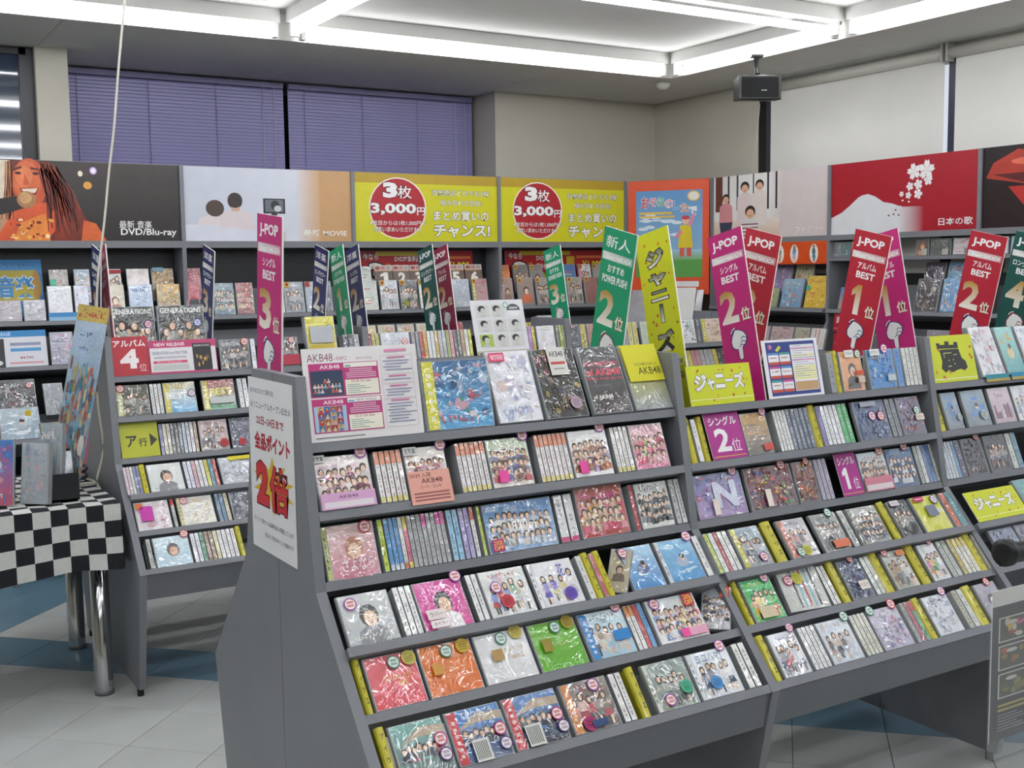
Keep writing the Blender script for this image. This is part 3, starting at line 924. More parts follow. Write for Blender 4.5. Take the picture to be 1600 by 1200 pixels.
def info_art(g, W, H):
    g.R(0, 0, W, H, '#e6e2e2')
    g.T('AKB48', W * .04, H * .855, W * .22, H * .085, '#8a5068'); g.T('~INFO', W * .27, H * .86, W * .11, H * .045, '#b05a80')
    g.T('2013.10.22', W * .46, H * .865, W * .14, H * .022, '#a05a90')
    pk = '#c2387c'
    for y0, l2, l3 in ((.47, '', '10.18 On Sale'), (.09, 'NEW SINGLE', '12.11 On Sale')):
        g.R(W * .045, H * y0, W * .60, H * .365, pk)
        g.T('AKB48', W * .14, H * (y0 + .305), W * .17, H * .043, '#f6eaf0', bold=.01)
        if y0 > .3:
            g.grad(W * .055, H * (y0 + .012), W * .275, H * .275, '#39485f', '#2a3c5a')
            rng = random.Random(4); L = g.L + 1
            for i in range(16):
                person(g, W * (.085 + .21 * (i % 8) / 7), H * (y0 + .085 + (i // 8) * .055 + (.05 if i % 8 in (3, 4) else 0)), W * .0085, rng.choice(['#d8c8d0', '#c85a5a', '#e6e0da', '#8ab0c8', '#e0b0b8']), rng, L + (1 - i // 8) * 4)
            g.L = L + 9
        else:
            g.R(W * .055, H * (y0 + .012), W * .275, H * .275, '#a8c4e0')
            rng = random.Random(6)
            for i in range(4):
                for j in range(4):
                    g.R(W * (.085 + .053 * i), H * (y0 + .015 + .067 * j), W * .052, H * .066, rng.choice(['#b06a50', '#3a62a8', '#c8b080', '#a83a40', '#4a7ab0']))
            L = g.L + 1
            for i in range(16):
                person(g, W * (.111 + .053 * (i % 4)), H * (y0 + .058 + .067 * (i // 4)), W * .0095, rng.choice(['#d8c8a0', '#c04040', '#5a80c0', '#d8a0a8']), rng, L)
            g.L = L + 4
        g.R(W * .345, H * (y0 + .31), W * .29, H * .048, '#f0ece4')
        if l2:
            g.T(l2, W * .42, H * (y0 + .318), W * .18, H * .03, '#8a6aa0')
        g.R(W * .355, H * (y0 + .316), W * .05, H * .02, '#7ab0a0' if y0 > .3 else '#6ab0d8')
        L = g.L + 1
        for i in range(5):
            g.R(W * (.36 + .03 * (i < 2)), H * (y0 + .285 - .022 * i), W * (.26 - .06 * (i < 2)), H * .009, '#e8c8da', L)
        g.R(W * .345, H * (y0 + .012), W * .29, H * .165, '#eee9d8', L)
        g.L = L
        g.T(l3, W * .40, H * (y0 + .145), W * .17, H * .028, '#b03070', bold=.01)
        L = g.L + 1
        for i in range(5):
            g.R(W * .36, H * (y0 + .115 - .021 * i), W * (.11 + .09 * ((i * 7) % 3) / 2), H * .008, '#8aa0a0', L)
        g.L = L
    L = g.L + 1
    for y0, n in ((.68, 5), (.58, 2), (.40, 4), (.10, 8)):
        h = .035 * n + .03
        g.line([(W * .67, H * y0), (W * .955, H * y0), (W * .955, H * (y0 + h)), (W * .67, H * (y0 + h)), (W * .67, H * y0)], W * .002, '#b090a8', L)
        g.R(W * .73, H * (y0 + h - .03), W * .16, H * .014, '#d070a0', L)
        for i in range(n - 1):
            g.R(W * (.69 + .02 * (i % 2)), H * (y0 + h - .065 - .033 * i), W * (.24 - .04 * (i % 3)), H * .010, '#8088b0', L)
    g.R(W * .71, H * .925, W * .2, H * .028, '#d88ab0', L)
    g.R(W * .05, H * .035, W * .42, H * .010, '#77747c', L)
    g.L = L
def sheet_art(g, W, H):
    g.R(0, 0, W, H, '#eceaf0'); g.R(W * .06, H * .04, W * .88, H * .92, '#2f3f86')
    g.star(W * .14, H * .88, W * .05, '#d878a8'); g.P([(W * .22, H * .82), (W * .30, H * .90), (W * .33, H * .86), (W * .26, H * .79)], '#d8d040')
    for i in range(2):
        for j in range(3):
            x, y = W * (.08 + .20 * i), H * (.10 + .235 * j)
            g.R(x, y, W * .185, H * .21, '#f0eef0'); g.R(x, y + H * .17, W * .185, H * .04, ('#4a9a9a', '#c84a98', '#5a8ac8')[(i + j) % 3]); g.R(x, y, W * .185, H * .05, '#c8503a', g.L)
            nm = ('', 'JUMP', '', 'KAT-TUN', 'KinKi Kids', '')[i * 3 + j]
            if nm:
                g.T(nm, x + W * .03, y + H * .10, W * .13, H * .035, '#a83040', bold=.01)
            else:
                g.R(x + W * .03, y + H * .11, W * .12, H * .02, '#c08a90')
    g.R(W * .49, H * .10, W * .43, H * .80, '#ece8ee')
    L = g.L + 1
    for i in range(15):
        g.R(W * .50, H * (.86 - .04 * i), W * .41, H * .028, ('#dfe8e2', '#ece8ee', '#e8e49a', '#e0a0c0', '#ece8ee')[(i * 3) % 5] if i < 9 else '#e8e48a', L)
    g.R(W * .50, H * .11, W * .41, H * .15, '#c8a070', L)
    g.L = L + 1
    for i in range(14):
        g.R(W * .53, H * (.868 - .04 * i), W * (.16 + .1 * (i % 3)), H * .009, '#8a90a8', g.L)
def gyo_art(g, W, H):
    g.R(0, 0, W, H, '#b9bd1e')
    g.T('ア', W * .15, H * .28, W * .28, H * .30, '#2a2a1c', bold=.03); g.T('行', W * .47, H * .28, W * .22, H * .22, '#2a2a1c', bold=.02)
    g.P([(W * .77, H * .26), (W * .96, H * .43), (W * .77, H * .62)], '#2a2a1c')
def alb_art(g, W, H):
    g.R(0, 0, W, H, '#b91d33'); g.T('アルバム', W * .06, H * .74, W * .88, H * .18, '#f2e8e8', bold=.03)
    g.T('4', W * .22, H * .18, W * .5, H * .5, '#f4ecec', bold=.05); g.T('位', W * .72, H * .1, W * .2, H * .2, '#e8d0d0')
def newrel_art(g, W, H):
    g.R(0, 0, W, H, '#c23a70'); g.R(W * .012, H * .06, W * .975, H * .72, '#e4e0e2')
    g.T('NEW RELEASE', W * .08, H * .83, W * .45, H * .1, '#f4e4ea', bold=.02)
    g.T('GENERATIONS from EXILE TRIBE', W * .04, H * .58, W * .52, H * .09, '#4a5a8a', bold=.01); g.T('GENERATIONS(DVD付)', W * .06, H * .44, W * .48, H * .09, '#4a5a8a', bold=.01)
    g.R(W * .05, H * .31, W * .5, H * .08, '#d0406a'); g.T('2013.11.20 Release!!', W * .1, H * .325, W * .36, H * .05, '#f4dce4')
    g.R(W * .04, H * .1, W * .53, H * .17, '#c6c6c4'); g.R(W * .64, H * .06, W * .28, H * .82, '#1b1a20')
    g.T('GENERATIONS', W * .66, H * .78, W * .24, H * .06, '#ddd'); 
    rng = random.Random(2); L = g.L + 1
    for i in range(9):
        g.E(W * (.70 + .02 * i), H * rng.uniform(.2, .5), W * .012, H * .07, rng.choice(['#c8963c', '#e0b060', '#8a6a3a']), 8, L)
    g.L = L
def points_art(g, W, H):
    g.R(0, 0, W, H, '#e2e3e4')
    g.T('BOOKSなかだ婦中店', W * .05, H * .91, W * .54, H * .034, '#33456a', bold=.005)
    g.T('☆リニューアルオープン記念☆', W * .04, H * .825, W * .92, H * .042, '#22305c', bold=.008)
    g.T('22日~24日まで', W * .18, H * .735, W * .62, H * .05, '#9a1838', bold=.03)
    g.T('全品ポイント', W * .12, H * .59, W * .80, H * .10, '#c01c34', bold=.03, out=.02, ocol='#5c1030')
    cx, cy = W * .52, H * .40
    pts = []
    for i in range(20):
        a = 2 * PI * i / 20
        k = 1.0 if i % 2 == 0 else .52
        pts.append((cx + W * .48 * k * math.sin(a), cy + H * .17 * k * math.cos(a)))
    g.L += 1; L = g.L
    for i in range(20):
        g.P([(cx, cy), pts[i], pts[(i + 1) % 20]], '#d8b428', L)
    g.T('2', W * .14, H * .27, W * .28, H * .25, '#cc2432', bold=.05, out=.03, ocol='#5c1020'); g.T('倍', W * .45, H * .26, W * .40, H * .26, '#cc2432', bold=.022, out=.03, ocol='#5c1020')
    g.T('ポイント2倍セールは婦中店のみ実施しています', W * .05, H * .155, W * .9, H * .03, '#2a355c'); g.T('当日のご予約はポイント対象外です', W * .30, H * .085, W * .64, H * .028, '#2a355c')
# the poster taped on the end panel of the front rack
card('points_poster', 'white points sale poster taped to the front rack end panel', None, 0, .287, .405, points_art, thick=.0015, cat='poster', m='paper', spin=TR(XA[0] - .0140, 2.476, .831) @ WALLR)
# ------------------------------------------------------------------ front rack, bay beside the points poster
FA = (YA, 'front-rack', 'poster end')
IDOL = '#e9d6da #f4ece8 #d84a7a #e9c0cc #8a3a5a #f0e4e0'
WHT = '#e6e6e6'
PINKSP = (WHT, dict(top='#dd7a55', bot='#cfc27a', side='#9b9d96'))
def ps(n, look='white spined disc case with orange top'):
    return (n, look, '#e4dcda', dict(top='#e08a62', bot='#d6c878'))
row(*FA, 0, 'first', [
    ('C', 484, 662, 'white idol news card with two pink photo panels, front rack', .205, info_art, 11.5),
    ('F', 667, 776, 'wide boxed disc set with yellow strip', 'mix', '#5aa6d8 #3a6a9a #c85040 #e8e4e0 #2a4a7a #3a8a5a #e0b0b8 #f0f0f0 #28365a', dict(h=.165, d=.03, lean=14, obi='#d8d23a', name='dvd_case', cat='DVD case')),
    ('F', 780, 852, 'white crinkled DVD case with red tag', 'mix', '#dcdce4 #e8e6ee #b8a8c0 #8aa0c8 #d0b0a8 #fff #a8b4d0', dict(h=.185, d=.015, lean=24, name='dvd_case', cat='DVD case', cards=[(.06, .84, .34, .12, '#d84a72', [('初回', .1, .2, .8, .6, '#f6e8ec')])])),
    ('F', 856, 923, 'black AKB48 DVD case with white banner', 'mix', '#2e2c2c #3a3434 #6a5a3a #a08a3a #4a4450 #8a3a4a #5a5a60 #c8a848', dict(h=.185, d=.015, lean=26, name='dvd_case', cat='DVD case', cards=[(.33, .60, .42, .40, '#d9d6d0', [('AKB48', .1, .66, .8, .2, '#444'), ('', .1, .38, .8, .1, '#c04a42'), ('', .2, .2, .6, .05, '#999')])], st=[('#b9a0b0', .74, .2)])),
    ('F', 930, 992, 'black and red documentary DVD case', 'txt', '#3c3032 #55575c #3c3032', dict(h=.185, d=.015, lean=27, name='dvd_case', cat='DVD case', titles=[('DOCUMENTARY', .06, .70, .88, .07, '#d8445c', .02), ('of AKB48', .06, .56, .88, .11, '#e04a62', .03), ('Show must go on', .06, .49, .88, .05, '#d8445c', .02), ('of AKB48', .08, .22, .5, .06, '#e8e4e0', .02)])),
    ('F', 995, 1054, 'yellow AKB48 documentary DVD case', 'pln', '#8f9598 #d8d22c', dict(h=.185, d=.015, lean=28, name='dvd_case', cat='DVD case', m='wrapped', cards=[(.03, .42, .94, .56, '#d6d02a', [('DOCUMENTARY of', .25, .42, .62, .08, '#77751e'), ('AKB48', .3, .18, .65, .2, '#5a5a1e')])])),
])
row(*FA, 1, 'first', [
    ('F', 500, 590, 'pink idol CD case, price card', 'grp', IDOL, dict(st=[('p', .86, 1.02)], cards=[(.02, .0, .97, .3, '#d9a8d0', [('AKB48', .32, .62, .36, .2, '#6a4a6a'), ('', .05, .1, .9, .36, '#e2d8de')]), (-.04, .88, .24, .14, '#d9dad6', [('生写真', .1, .2, .8, .6, '#33363c')])])),
    ('S', 596, 640, [ps(5)]),
    ('F', 642, 709, 'idol faces CD case with pink note', 'grp', '#e8dcd4 #f2eae2 #c86a7a #e0b8c0 #a84a5a', dict(st=[('p', .9, 1.0)], cards=[(-.02, -.12, 1.0, .64, '#e8a898', [('10/29 入荷', .05, .80, .5, .14, '#6a3a3a'), ('AKB48', .3, .62, .5, .15, '#5a2a32'), ('ハート・エレキ', .25, .46, .5, .1, '#6a3a3a'), ('', .08, .30, .84, .05, '#9a5a5a'), ('', .08, .2, .84, .05, '#9a5a5a'), ('', .08, .1, .84, .05, '#9a5a5a')]), (-.02, .84, .32, .16, '#d9dad6', [('生写真', .1, .2, .8, .6, '#33363c')])])),
    ('S', 724, 770, [ps(6)]),
    ('F', 771, 838, 'idol group CD case with pink blot', 'grp', '#e6dcd6 #cfe0c0 #5a5a9a #c85a6a #8a5a4a', dict(st=[('p', .9, 1.02)], cards=[(.16, .1, .22, .24, '#f050a8', [])])),
    ('S', 848, 898, [ps(7)]),
    ('F', 899, 962, 'two-row idol CD case, pink blot below', 'grp', '#f0f0f0 #f4f4f4 #a86a4a #c87a5a #8a5a9a', dict(st=[('p', .84, 1.03)], cards=[(.14, .08, .2, .26, '#f050a8', [])])),
    ('S', 967, 994, [(4, 'white spined case with yellow base', '#e6e2de', dict(bot='#d6c878'))]),
    ('F', 995, 1050, 'pink party idol CD case', 'grp', '#e48aa8 #e8c0c8 #d8a0a8 #b8d060 #e05a80'),
])
row(*FA, 2, 'first', [
    ('F', 512, 598, 'pink ribbon girl CD case, red sticker', 'por', '#d88aa0 #e8c8c4 #c8788a #b87a5a', dict(st=[('r', .82, .9)], titles=[('さよなら', .3, .12, .6, .24, '#f4e8ec', .01)], spine='#b8c070')),
    ('S', 602, 611, [(1, 'lime green spined disc case', '#b8d02e')]),
    ('S', 612, 634, [(3, 'sky blue spined disc case', '#4a92cc', dict(bot='#c8d4e0'))]),
    ('S', 634, 641, [(1, 'white red-footed spined disc case', '#e6e4e2', dict(bot='#cc6a5a'))]),
    ('S', 641, 648, [(1, 'rose spined case with yellow ends', '#d86a80', dict(top='#d8c038', bot='#d8c038'))]),
    ('S', 648, 707, [(3, 'grey spined disc case', '#a4a6a8'), (1, 'pink topped grey spined case', '#a8a6a8', dict(top='#d8489a')), (2, 'grey spined disc case', '#a4a6a8'), (2, 'pink topped grey spined case', '#a8a6a8', dict(top='#d8489a'))]),
    ('S', 710, 728, [(2, 'pale blue spined disc case', '#8ac0e0')]),
    ('S', 729, 745, [(2, 'lilac spined disc case', '#a89ad0')]),
    ('S', 746, 753, [(1, 'white spined case with red top', '#e2dedc', dict(top='#c8402e'))]),
    ('S', 758, 763, [(1, 'lime green spined disc case', '#b8d02e')]),
    ('F', 765, 876, 'wide box of many blue-sky faces', 'grp', '#8ab0d8 #6a9ad0 #e8e4e0 #d8dce4 #c8d4e8', dict(cards=[(.04, .04, .16, .24, '#c82a7a', [('20%', .1, .52, .8, .36, '#f0d840'), ('OFF', .1, .1, .8, .36, '#f0d840')])], titles=[('1830m', .32, .4, .4, .2, '#f0f0f0', .02)], d=.03)),
    ('S', 878, 908, [(2, 'white spined case with magenta foot', '#e6e6e8', dict(bot='#d0307a', dark=True))]),
    ('F', 911, 988, 'square red idol party box set', 'grp', '#b03a3a #c8685a #e0c0a0 #d84a6a #e8e0d8 #d0a040', dict(h=.128, d=.03, titles=[('チーム48', .1, .72, .7, .18, '#e04a9a', .02)])),
    ('S', 996, 1003, [(1, 'scarlet spined disc case', '#b82a30')]),
    ('F', 1004, 1057, 'monochrome uniform girls CD case', 'grp', '#d8d8d4 #e4e2de #2a2c34 #3a3c44 #1c1e24'),
    ('S', 1059, 1076, [(1, 'light grey spined disc case', '#b8bab8'), (1, 'white spined disc case', '#e4e4e2')]),
])
row(*FA, 3, 'first', [
    ('F', 546, 629, 'silver grey long-haired portrait CD case', 'por', '#b6b9bc #d4d6d8 #8a8c90 #4a4a4c', dict(st=[('p', .22, .8)])),
    ('S', 635, 664, [(3, 'white spined disc case', '#e2e2e0')]),
    ('F', 665, 744, 'hot pink portrait CD case', 'por', '#d83a96 #dc50a6 #e8e0e4 #201c20', dict(st=[('p', .9, 1.0)], cards=[(.1, .2, .36, .2, '#f0e0e0', [('ラバー', .15, .3, .7, .45, '#444')]), (.12, .03, .4, .15, '#f0e4e4', [('セイラー', .15, .3, .7, .45, '#444')])])),
    ('S', 750, 768, [(2, 'black sided pale spined case', '#dcdcdc', dict(dark=True))]),
    ('F', 769, 843, 'white CD case with four small girls', 'few', '#d8dada #e6e6e4 #5a7ac8 #d04a5a #6a8ad0 #5a9a6a', dict(st=[('p', .28, .62), ('#c83a44', .42, .3)])),
    ('F', 846, 918, 'white CD case with violet lettering', 'few', '#e2e0e6 #efeff2 #5a5ac0 #6a62c8 #d8d0a0', dict(spine='#e6e4e8', st=[('#6a4ab8', .72, .22)], titles=[('花', .62, .62, .14, .28, '#5a52c0', .01)])),
    ('S', 924, 934, [(1, 'white spined disc case', '#dcdcd8')]),
    ('Y', 935, 946),
    ('S', 946, 953, [(1, 'rose spined disc case', '#c85a6a')]),
    ('Y', 953, 964),
    ('F', 960, 984, 'brown portrait case turned sideways', 'por', '#b0a080 #c8bc9c #6a5a4a #2a2420', dict(yaw=-.85, w=.055)),
    ('F', 992, 1044, 'blue underwater swimmer CD case', 'sky', '#3a86c8 #a8d0ec #d8ecf8 #5a6a9a', dict(st=[('p', .06, .86)])),
    ('F', 1047, 1106, 'pale blue drawn girl CD case', 'sky', '#4a96d0 #8ac0e4 #c8e4f4 #a8b8d0', dict(st=[('p', .9, 1.0)], spine='#c8d4e0')),
    ('S', 1107, 1117, [(1, 'white spined disc case', '#dadcdc')]),
])
row(*FA, 4, 'first', [
    ('Y', 574, 586),
    ('F', 588, 672, 'salmon pink sleeve CD case', 'pln', '#dc4856 #e2606c', dict(st=[('g', .55, .82), ('#c8b858', .85, .85)], titles=[('きみとわたしのうた', .3, .5, .55, .12, '#e8c060', .01), ('IKE', .55, .38, .2, .1, '#e8c060')])),
    ('F', 674, 760, 'orange sleeve CD case', 'pln', '#e06a10 #e67a1c', dict(st=[('g', .5, .82), ('#c8a838', .82, .86)], cards=[(.16, .4, .18, .22, '#d89a4a', [])], titles=[('うれしい', .38, .46, .4, .1, '#d8a050')])),
    ('F', 762, 846, 'plain white sleeve CD case', 'pln', '#dcdcde #e8e8ea', dict(st=[('g', .5, .84), ('#c8b858', .8, .92)], cards=[(.24, .42, .2, .22, '#b89458', [])], titles=[('きょうがり', .5, .56, .36, .1, '#c0a468'), ('Team E', .52, .42, .32, .1, '#c0a468')])),
    ('F', 848, 924, 'lime green sleeve CD case', 'pln', '#5cac10 #72be22', dict(st=[('g', .54, .84), ('#a8942e', .82, .9)], cards=[(.16, .38, .2, .26, '#9a8a30', [])], titles=[('Team E', .42, .46, .3, .1, '#8aa030')])),
    ('F', 927, 999, 'idol group CD case, blue strip', 'few', '#a8cce0 #d0e4ec #e8e4dc #8a6a5a #d8d0c8', dict(obi='#2a82c8', st=[('m', .86, 1.02)], cards=[(.6, .3, .36, .22, '#2f86cc', [])])),
    ('S', 1000, 1014, [(2, 'white spined case with orange top', '#e6e2e0', dict(top='#d88a4a'))]),
    ('S', 1014, 1021, [(1, 'red spined disc case', '#c03a3a')]),
    ('S', 1021, 1029, [(1, 'blue and white spined case', '#5a96d0')]),
    ('F', 1033, 1112, 'white crowd of idols CD case', 'grp', '#e8e4e4 #dce4e8 #e06a8a #6a8ac8 #e8d878 #f0f0f0 #d8a0b0', dict(st=[('p', .16, .88)], cards=[(.72, .70, .2, .28, '#c82a4a', [('20%', .1, .52, .8, .36, '#f0d840'), ('OFF', .1, .1, .8, .36, '#f0d840')]), (.44, .06, .16, .18, '#f050a0', []), (.6, .06, .36, .18, '#e8a8c0', [])], d=.02)),
    ('F', 1116, 1146, 'idol crowd box turned towards the aisle', 'grp', '#c8c4cc #a8b0b8 #2a2c3a #5a4a6a #d0d0d8', dict(yaw=-.75, w=.075, d=.03, cards=[(.62, .72, .3, .26, '#c82a4a', [('20%', .1, .52, .8, .36, '#f0d840'), ('OFF', .1, .1, .8, .36, '#f0d840')])])),
])
row(*FA, 5, 'first', [
    ('Y', 612, 627),
    ('F', 630, 716, 'school group CD case, lowest corner', 'bld', '#5a6a6a #7ab0a8 #2a2e44 #3a3a52 #8a3a4a', dict(st=[('m', .86, .58), ('w', .88, .3)])),
    ('F', 719, 806, 'blue school group CD case, red strip', 'bld', '#4a5a80 #4a86c8 #22263a #343a56 #2a2a3a', dict(obi='#c8323c', st=[('m', .88, .5), ('w', .9, .22)], titles=[('てをつなごう', .25, .8, .6, .15, '#f0f0f0', .02)], cards=[(.3, .0, .3, .4, '#dcdcd8', [('', .1 + .1 * i, .1, .05, .8, '#555') for i in range(8)])])),
    ('F', 809, 895, 'dark school group CD case, barcode', 'bld', '#22242e #5a86c0 #1c1e2c #2a2c3e #3a2a3a', dict(obi='#c8323c', st=[('m', .88, .5), ('w', .92, .25)], cards=[(.22, .02, .3, .4, '#dcdcd8', [('', .1 + .1 * i, .1, .05, .8, '#555') for i in range(8)])])),
    ('F', 900, 975, 'idol CD case with orange strip', 'few', '#6a5a5a #8a8078 #c85a6a #d8a0a0 #b8485a', dict(obi='#d88a4a', st=[('p', .68, .86), ('#b02a6a', .34, .16)], cards=[(.38, .06, .32, .14, '#2f4a7a', [])])),
    ('S', 978, 998, [(2, 'white spined disc case', '#dcdad8', dict(dark=True))]),
    ('Y', 1008, 1020),
    ('F', 1030, 1097, 'grey green group CD case, mint sticker', 'few', '#8a948e #9aa8a2 #6a7a7a #7a8a8a #5a6a6a', dict(spine='#c8ccc0', st=[('p', .34, .2), ('#4ab08a', .8, .38)])),
    ('F', 1099, 1166, 'white CD case with blue scribbled sticker', 'few', '#d4dae2 #e8ecf0 #3a4a6a #5a6a8a #c8d0dc', dict(spine='#d8dce0', st=[('p', .84, 1.02), ('#4a92d0', .44, .3)], titles=[('ヨコハマJ', .2, .72, .6, .2, '#7a96b8', .01)])),
    ('S', 1172, 1192, [(2, 'black sided white spined case', '#dcdcd8', dict(dark=True))]),
])
# ------------------------------------------------------------------ front rack, middle bay
row(*FA, 0, 'middle', [
    ('C', 1079, 1178, 'wide yellow star card with white lettering, front rack', .108, wide_yellow, 14),
    ('C', 1201, 1287, 'blue bordered schedule sheet beside the magenta sign', .165, sheet_art, 13),
    ('S', 1300, 1310, [(1, 'dark sided clear spined case', '#8a8c8c', dict(dark=True))]),
    ('Y', 1310, 1318),
    ('F', 1319, 1354, 'orange fashion CD case, green sticker', 'por', '#e0955a #e8a468 #4a4038 #2a2624', dict(h=.12, st=[('g', .82, .92)], cards=[(.2, .84, .4, .18, '#e8e8e4', [('ピクチャー', .1, .25, .8, .5, '#333')]), (.66, .2, .3, .16, '#d8c0b0', []), (.6, .4, .36, .1, '#dc5a3a', [])], titles=[('JUSTICE', .02, .06, .1, .8, '#f0e4da', .0)])),
    ('F', 1362, 1404, 'blue fashion CD case, pink sticker', 'mix', '#2a78bc #3a8acc #e8e4e0 #4a4440 #2a6ab0 #2a78bc', dict(h=.12, st=[('p', .66, 1.0)], cards=[(.08, .84, .36, .16, '#e8e8e4', [('ピクチャー', .1, .25, .8, .5, '#333')]), (.62, .18, .3, .16, '#c8d0d4', [])])),
    ('S', 1405, 1415, [(1, 'blue spined disc case', '#2a80c8')]),
    ('S', 1417, 1442, [(4, 'white spined disc case', '#d8d8d0')]),
])
row(*FA, 1, 'middle', [
    ('Y', 1082, 1093, 'ア'),
    ('S', 1094, 1102, [(1, 'white spined disc case', '#e2e2e4')]),
    ('Y', 1104, 1113),
    ('C', 1114, 1168, 'magenta ranking card, figure two, front rack second tier', .128, single_art('2'), 22),
    ('F', 1170, 1212, 'sand and grey CD case, purple sticker', 'txt', '#77797a #cfa464 #8a8c8e #77797a', dict(st=[('p', .86, 1.0)], cards=[(.6, .08, .34, .16, '#d85a52', [])])),
    ('S', 1222, 1242, [(4, 'white spined disc case', '#e4e4e0')]),
    ('S', 1242, 1277, [(5, 'slate blue spined disc case', '#6a7488', dict(dark=True))]),
    ('Y', 1279, 1289),
    ('S', 1290, 1296, [(1, 'violet spined disc case', '#8a7ac0')]),
    ('S', 1296, 1322, [(4, 'white spined disc case', '#e2e2e4')]),
    ('S', 1322, 1338, [(2, 'bright green spined disc case', '#3aae5a')]),
    ('F', 1346, 1396, 'dark blue bagged CD case', 'mix', '#3a4a70 #4a5a80 #8aa0c8 #2a3a5a #6a80a8 #b8c4d8', dict(st=[('p', .5, .6), ('r', .78, .58)], cards=[(.2, .84, .5, .12, '#a8acb8', [])])),
    ('S', 1397, 1412, [(2, 'clear grey spined disc case', '#7a7e84', dict(dark=True))]),
    ('F', 1414, 1450, 'smoky violet bagged CD case', 'mix', '#5a5468 #7a6e88 #a89ab8 #c86a5a #8a7a98', dict(st=[('g', .76, .62)], cards=[(.62, .36, .36, .16, '#e8d8c8', [('ベスト', .15, .25, .7, .5, '#555')])])),
])
row(*FA, 2, 'middle', [
    ('F', 1093, 1172, 'lilac CD case with big silver letter', 'mix', '#a888b8 #8a90c0 #d8d0e8 #7a4a9a #4a5a9a #c84a5a #b8a0d0', dict(st=[('p', .84, 1.0)], cards=[(.3, .06, .12, .36, '#f0e0dc', [])], titles=[('N', .38, .2, .46, .6, '#d8dcf0', .05)])),
    ('F', 1176, 1250, 'rainbow CD case with round letter', 'mix', '#5a3a4a #7a3a3a #d84a3a #e0903a #d8d04a #4a9a4a #3a5aa8 #2a2a30 #e8e0c0', dict(st=[('r', .8, .98)], cards=[(.32, .06, .12, .4, '#f0e4dc', [])])),
    ('F', 1252, 1285, 'narrow rainbow CD case partly covered', 'mix', '#4a3030 #8a3a2a #d84a3a #e0903a #d8d04a #2a2a30 #c8a888', dict(st=[('r', .66, .98)])),
    ('S', 1286, 1306, [(3, 'lilac grey spined disc case', '#a89ab0')]),
    ('C', 1318, 1350, 'magenta ranking card, figure one, front rack third tier', .125, single_art('1'), 22),
    ('F', 1353, 1397, 'pale group CD case, pink price card', 'grp', '#e0dcd4 #d8e4ec #8a5a4a #c8a080 #5a4a4a', dict(st=[('o', .82, 1.0)], cards=[(0, .02, 1.0, .34, '#d8889a', [('', .04, .08, .92, .4, '#e4d8da')])])),
    ('F', 1398, 1439, 'deep blue group CD case', 'grp', '#2a4a7a #4a7ab0 #c8ccd8 #2a3a5a #e0e4e8', dict(st=[('r', .72, 1.02)])),
    ('S', 1441, 1472, [(1, 'grey spined disc case', '#9a9c9a', dict(dark=True)), (1, 'white spined disc case', '#d4d6d0'), (2, 'blue spined disc case', '#5a7ab0'), (1, 'cream spined disc case', '#d0cfba')]),
])
row(*FA, 3, 'middle', [
    ('S', 1126, 1133, [(1, 'lime green spined disc case', '#b0c048')]),
    ('S', 1133, 1141, [(1, 'white spined disc case', '#d8d8d4')]),
    ('S', 1141, 1147, [(1, 'red spined disc case', '#b84048')]),
    ('S', 1147, 1162, [(2, 'white spined disc case', '#e0e0dc')]),
    ('F', 1165, 1212, 'silver film poster CD case', 'few', '#8a9098 #b0c0cc #6a7078 #9aa0a8 #5a6068', dict(obi='#c8c048', st=[('p', .72, .2)])),
    ('Y', 1219, 1234),
    ('F', 1240, 1284, 'white and red film wrap CD case', 'few', '#d8d0d0 #c0bcc4 #8a8088 #b06a70 #77727c', dict(st=[('g', .34, .14), ('#c8c44a', .56, .16)], obi='#c86a5a')),
    ('F', 1292, 1333, 'grey suits group CD case', 'few', '#77797a #a0a2a0 #3a3a3e #55565c #2a2a2e', dict(st=[('g', .72, .98)], cards=[(.36, .06, .6, .2, '#dc7a5a', [])])),
    ('S', 1336, 1346, [(1, 'dark sided disc case', '#b0b2ae', dict(dark=True))]),
    ('F', 1349, 1396, 'lined-up group CD case, stone wall', 'grp', '#8a8e88 #b8b8b4 #3a4050 #4a5060 #5a5a64', dict(spine='#77796a')),
    ('Y', 1402, 1411),
    ('F', 1414, 1444, 'black group CD case with tag', 'few', '#2e3236 #44484c #22262a #3a3e44 #8a8878', dict(cards=[(.06, .84, .44, .14, '#e0d4dc', [('ベスト', .15, .25, .7, .5, '#555')])])),
    ('F', 1449, 1492, 'yellow CD case with grey bird', 'pln', '#d2d03a #d8d848', dict(st=[('w', .8, .84)], cards=[(.08, .84, .34, .13, '#d03a68', [('', .1, .4, .8, .2, '#f0d8e0')]), (.34, .4, .36, .3, '#7d8496', []), (.68, .46, .14, .12, '#e8e4e0', [])])),
    ('S', 1495, 1504, [(1, 'orange spined disc case', '#cc6a4a')]),
    ('S', 1504, 1514, [(1, 'teal spined disc case', '#2a8088')]),
])
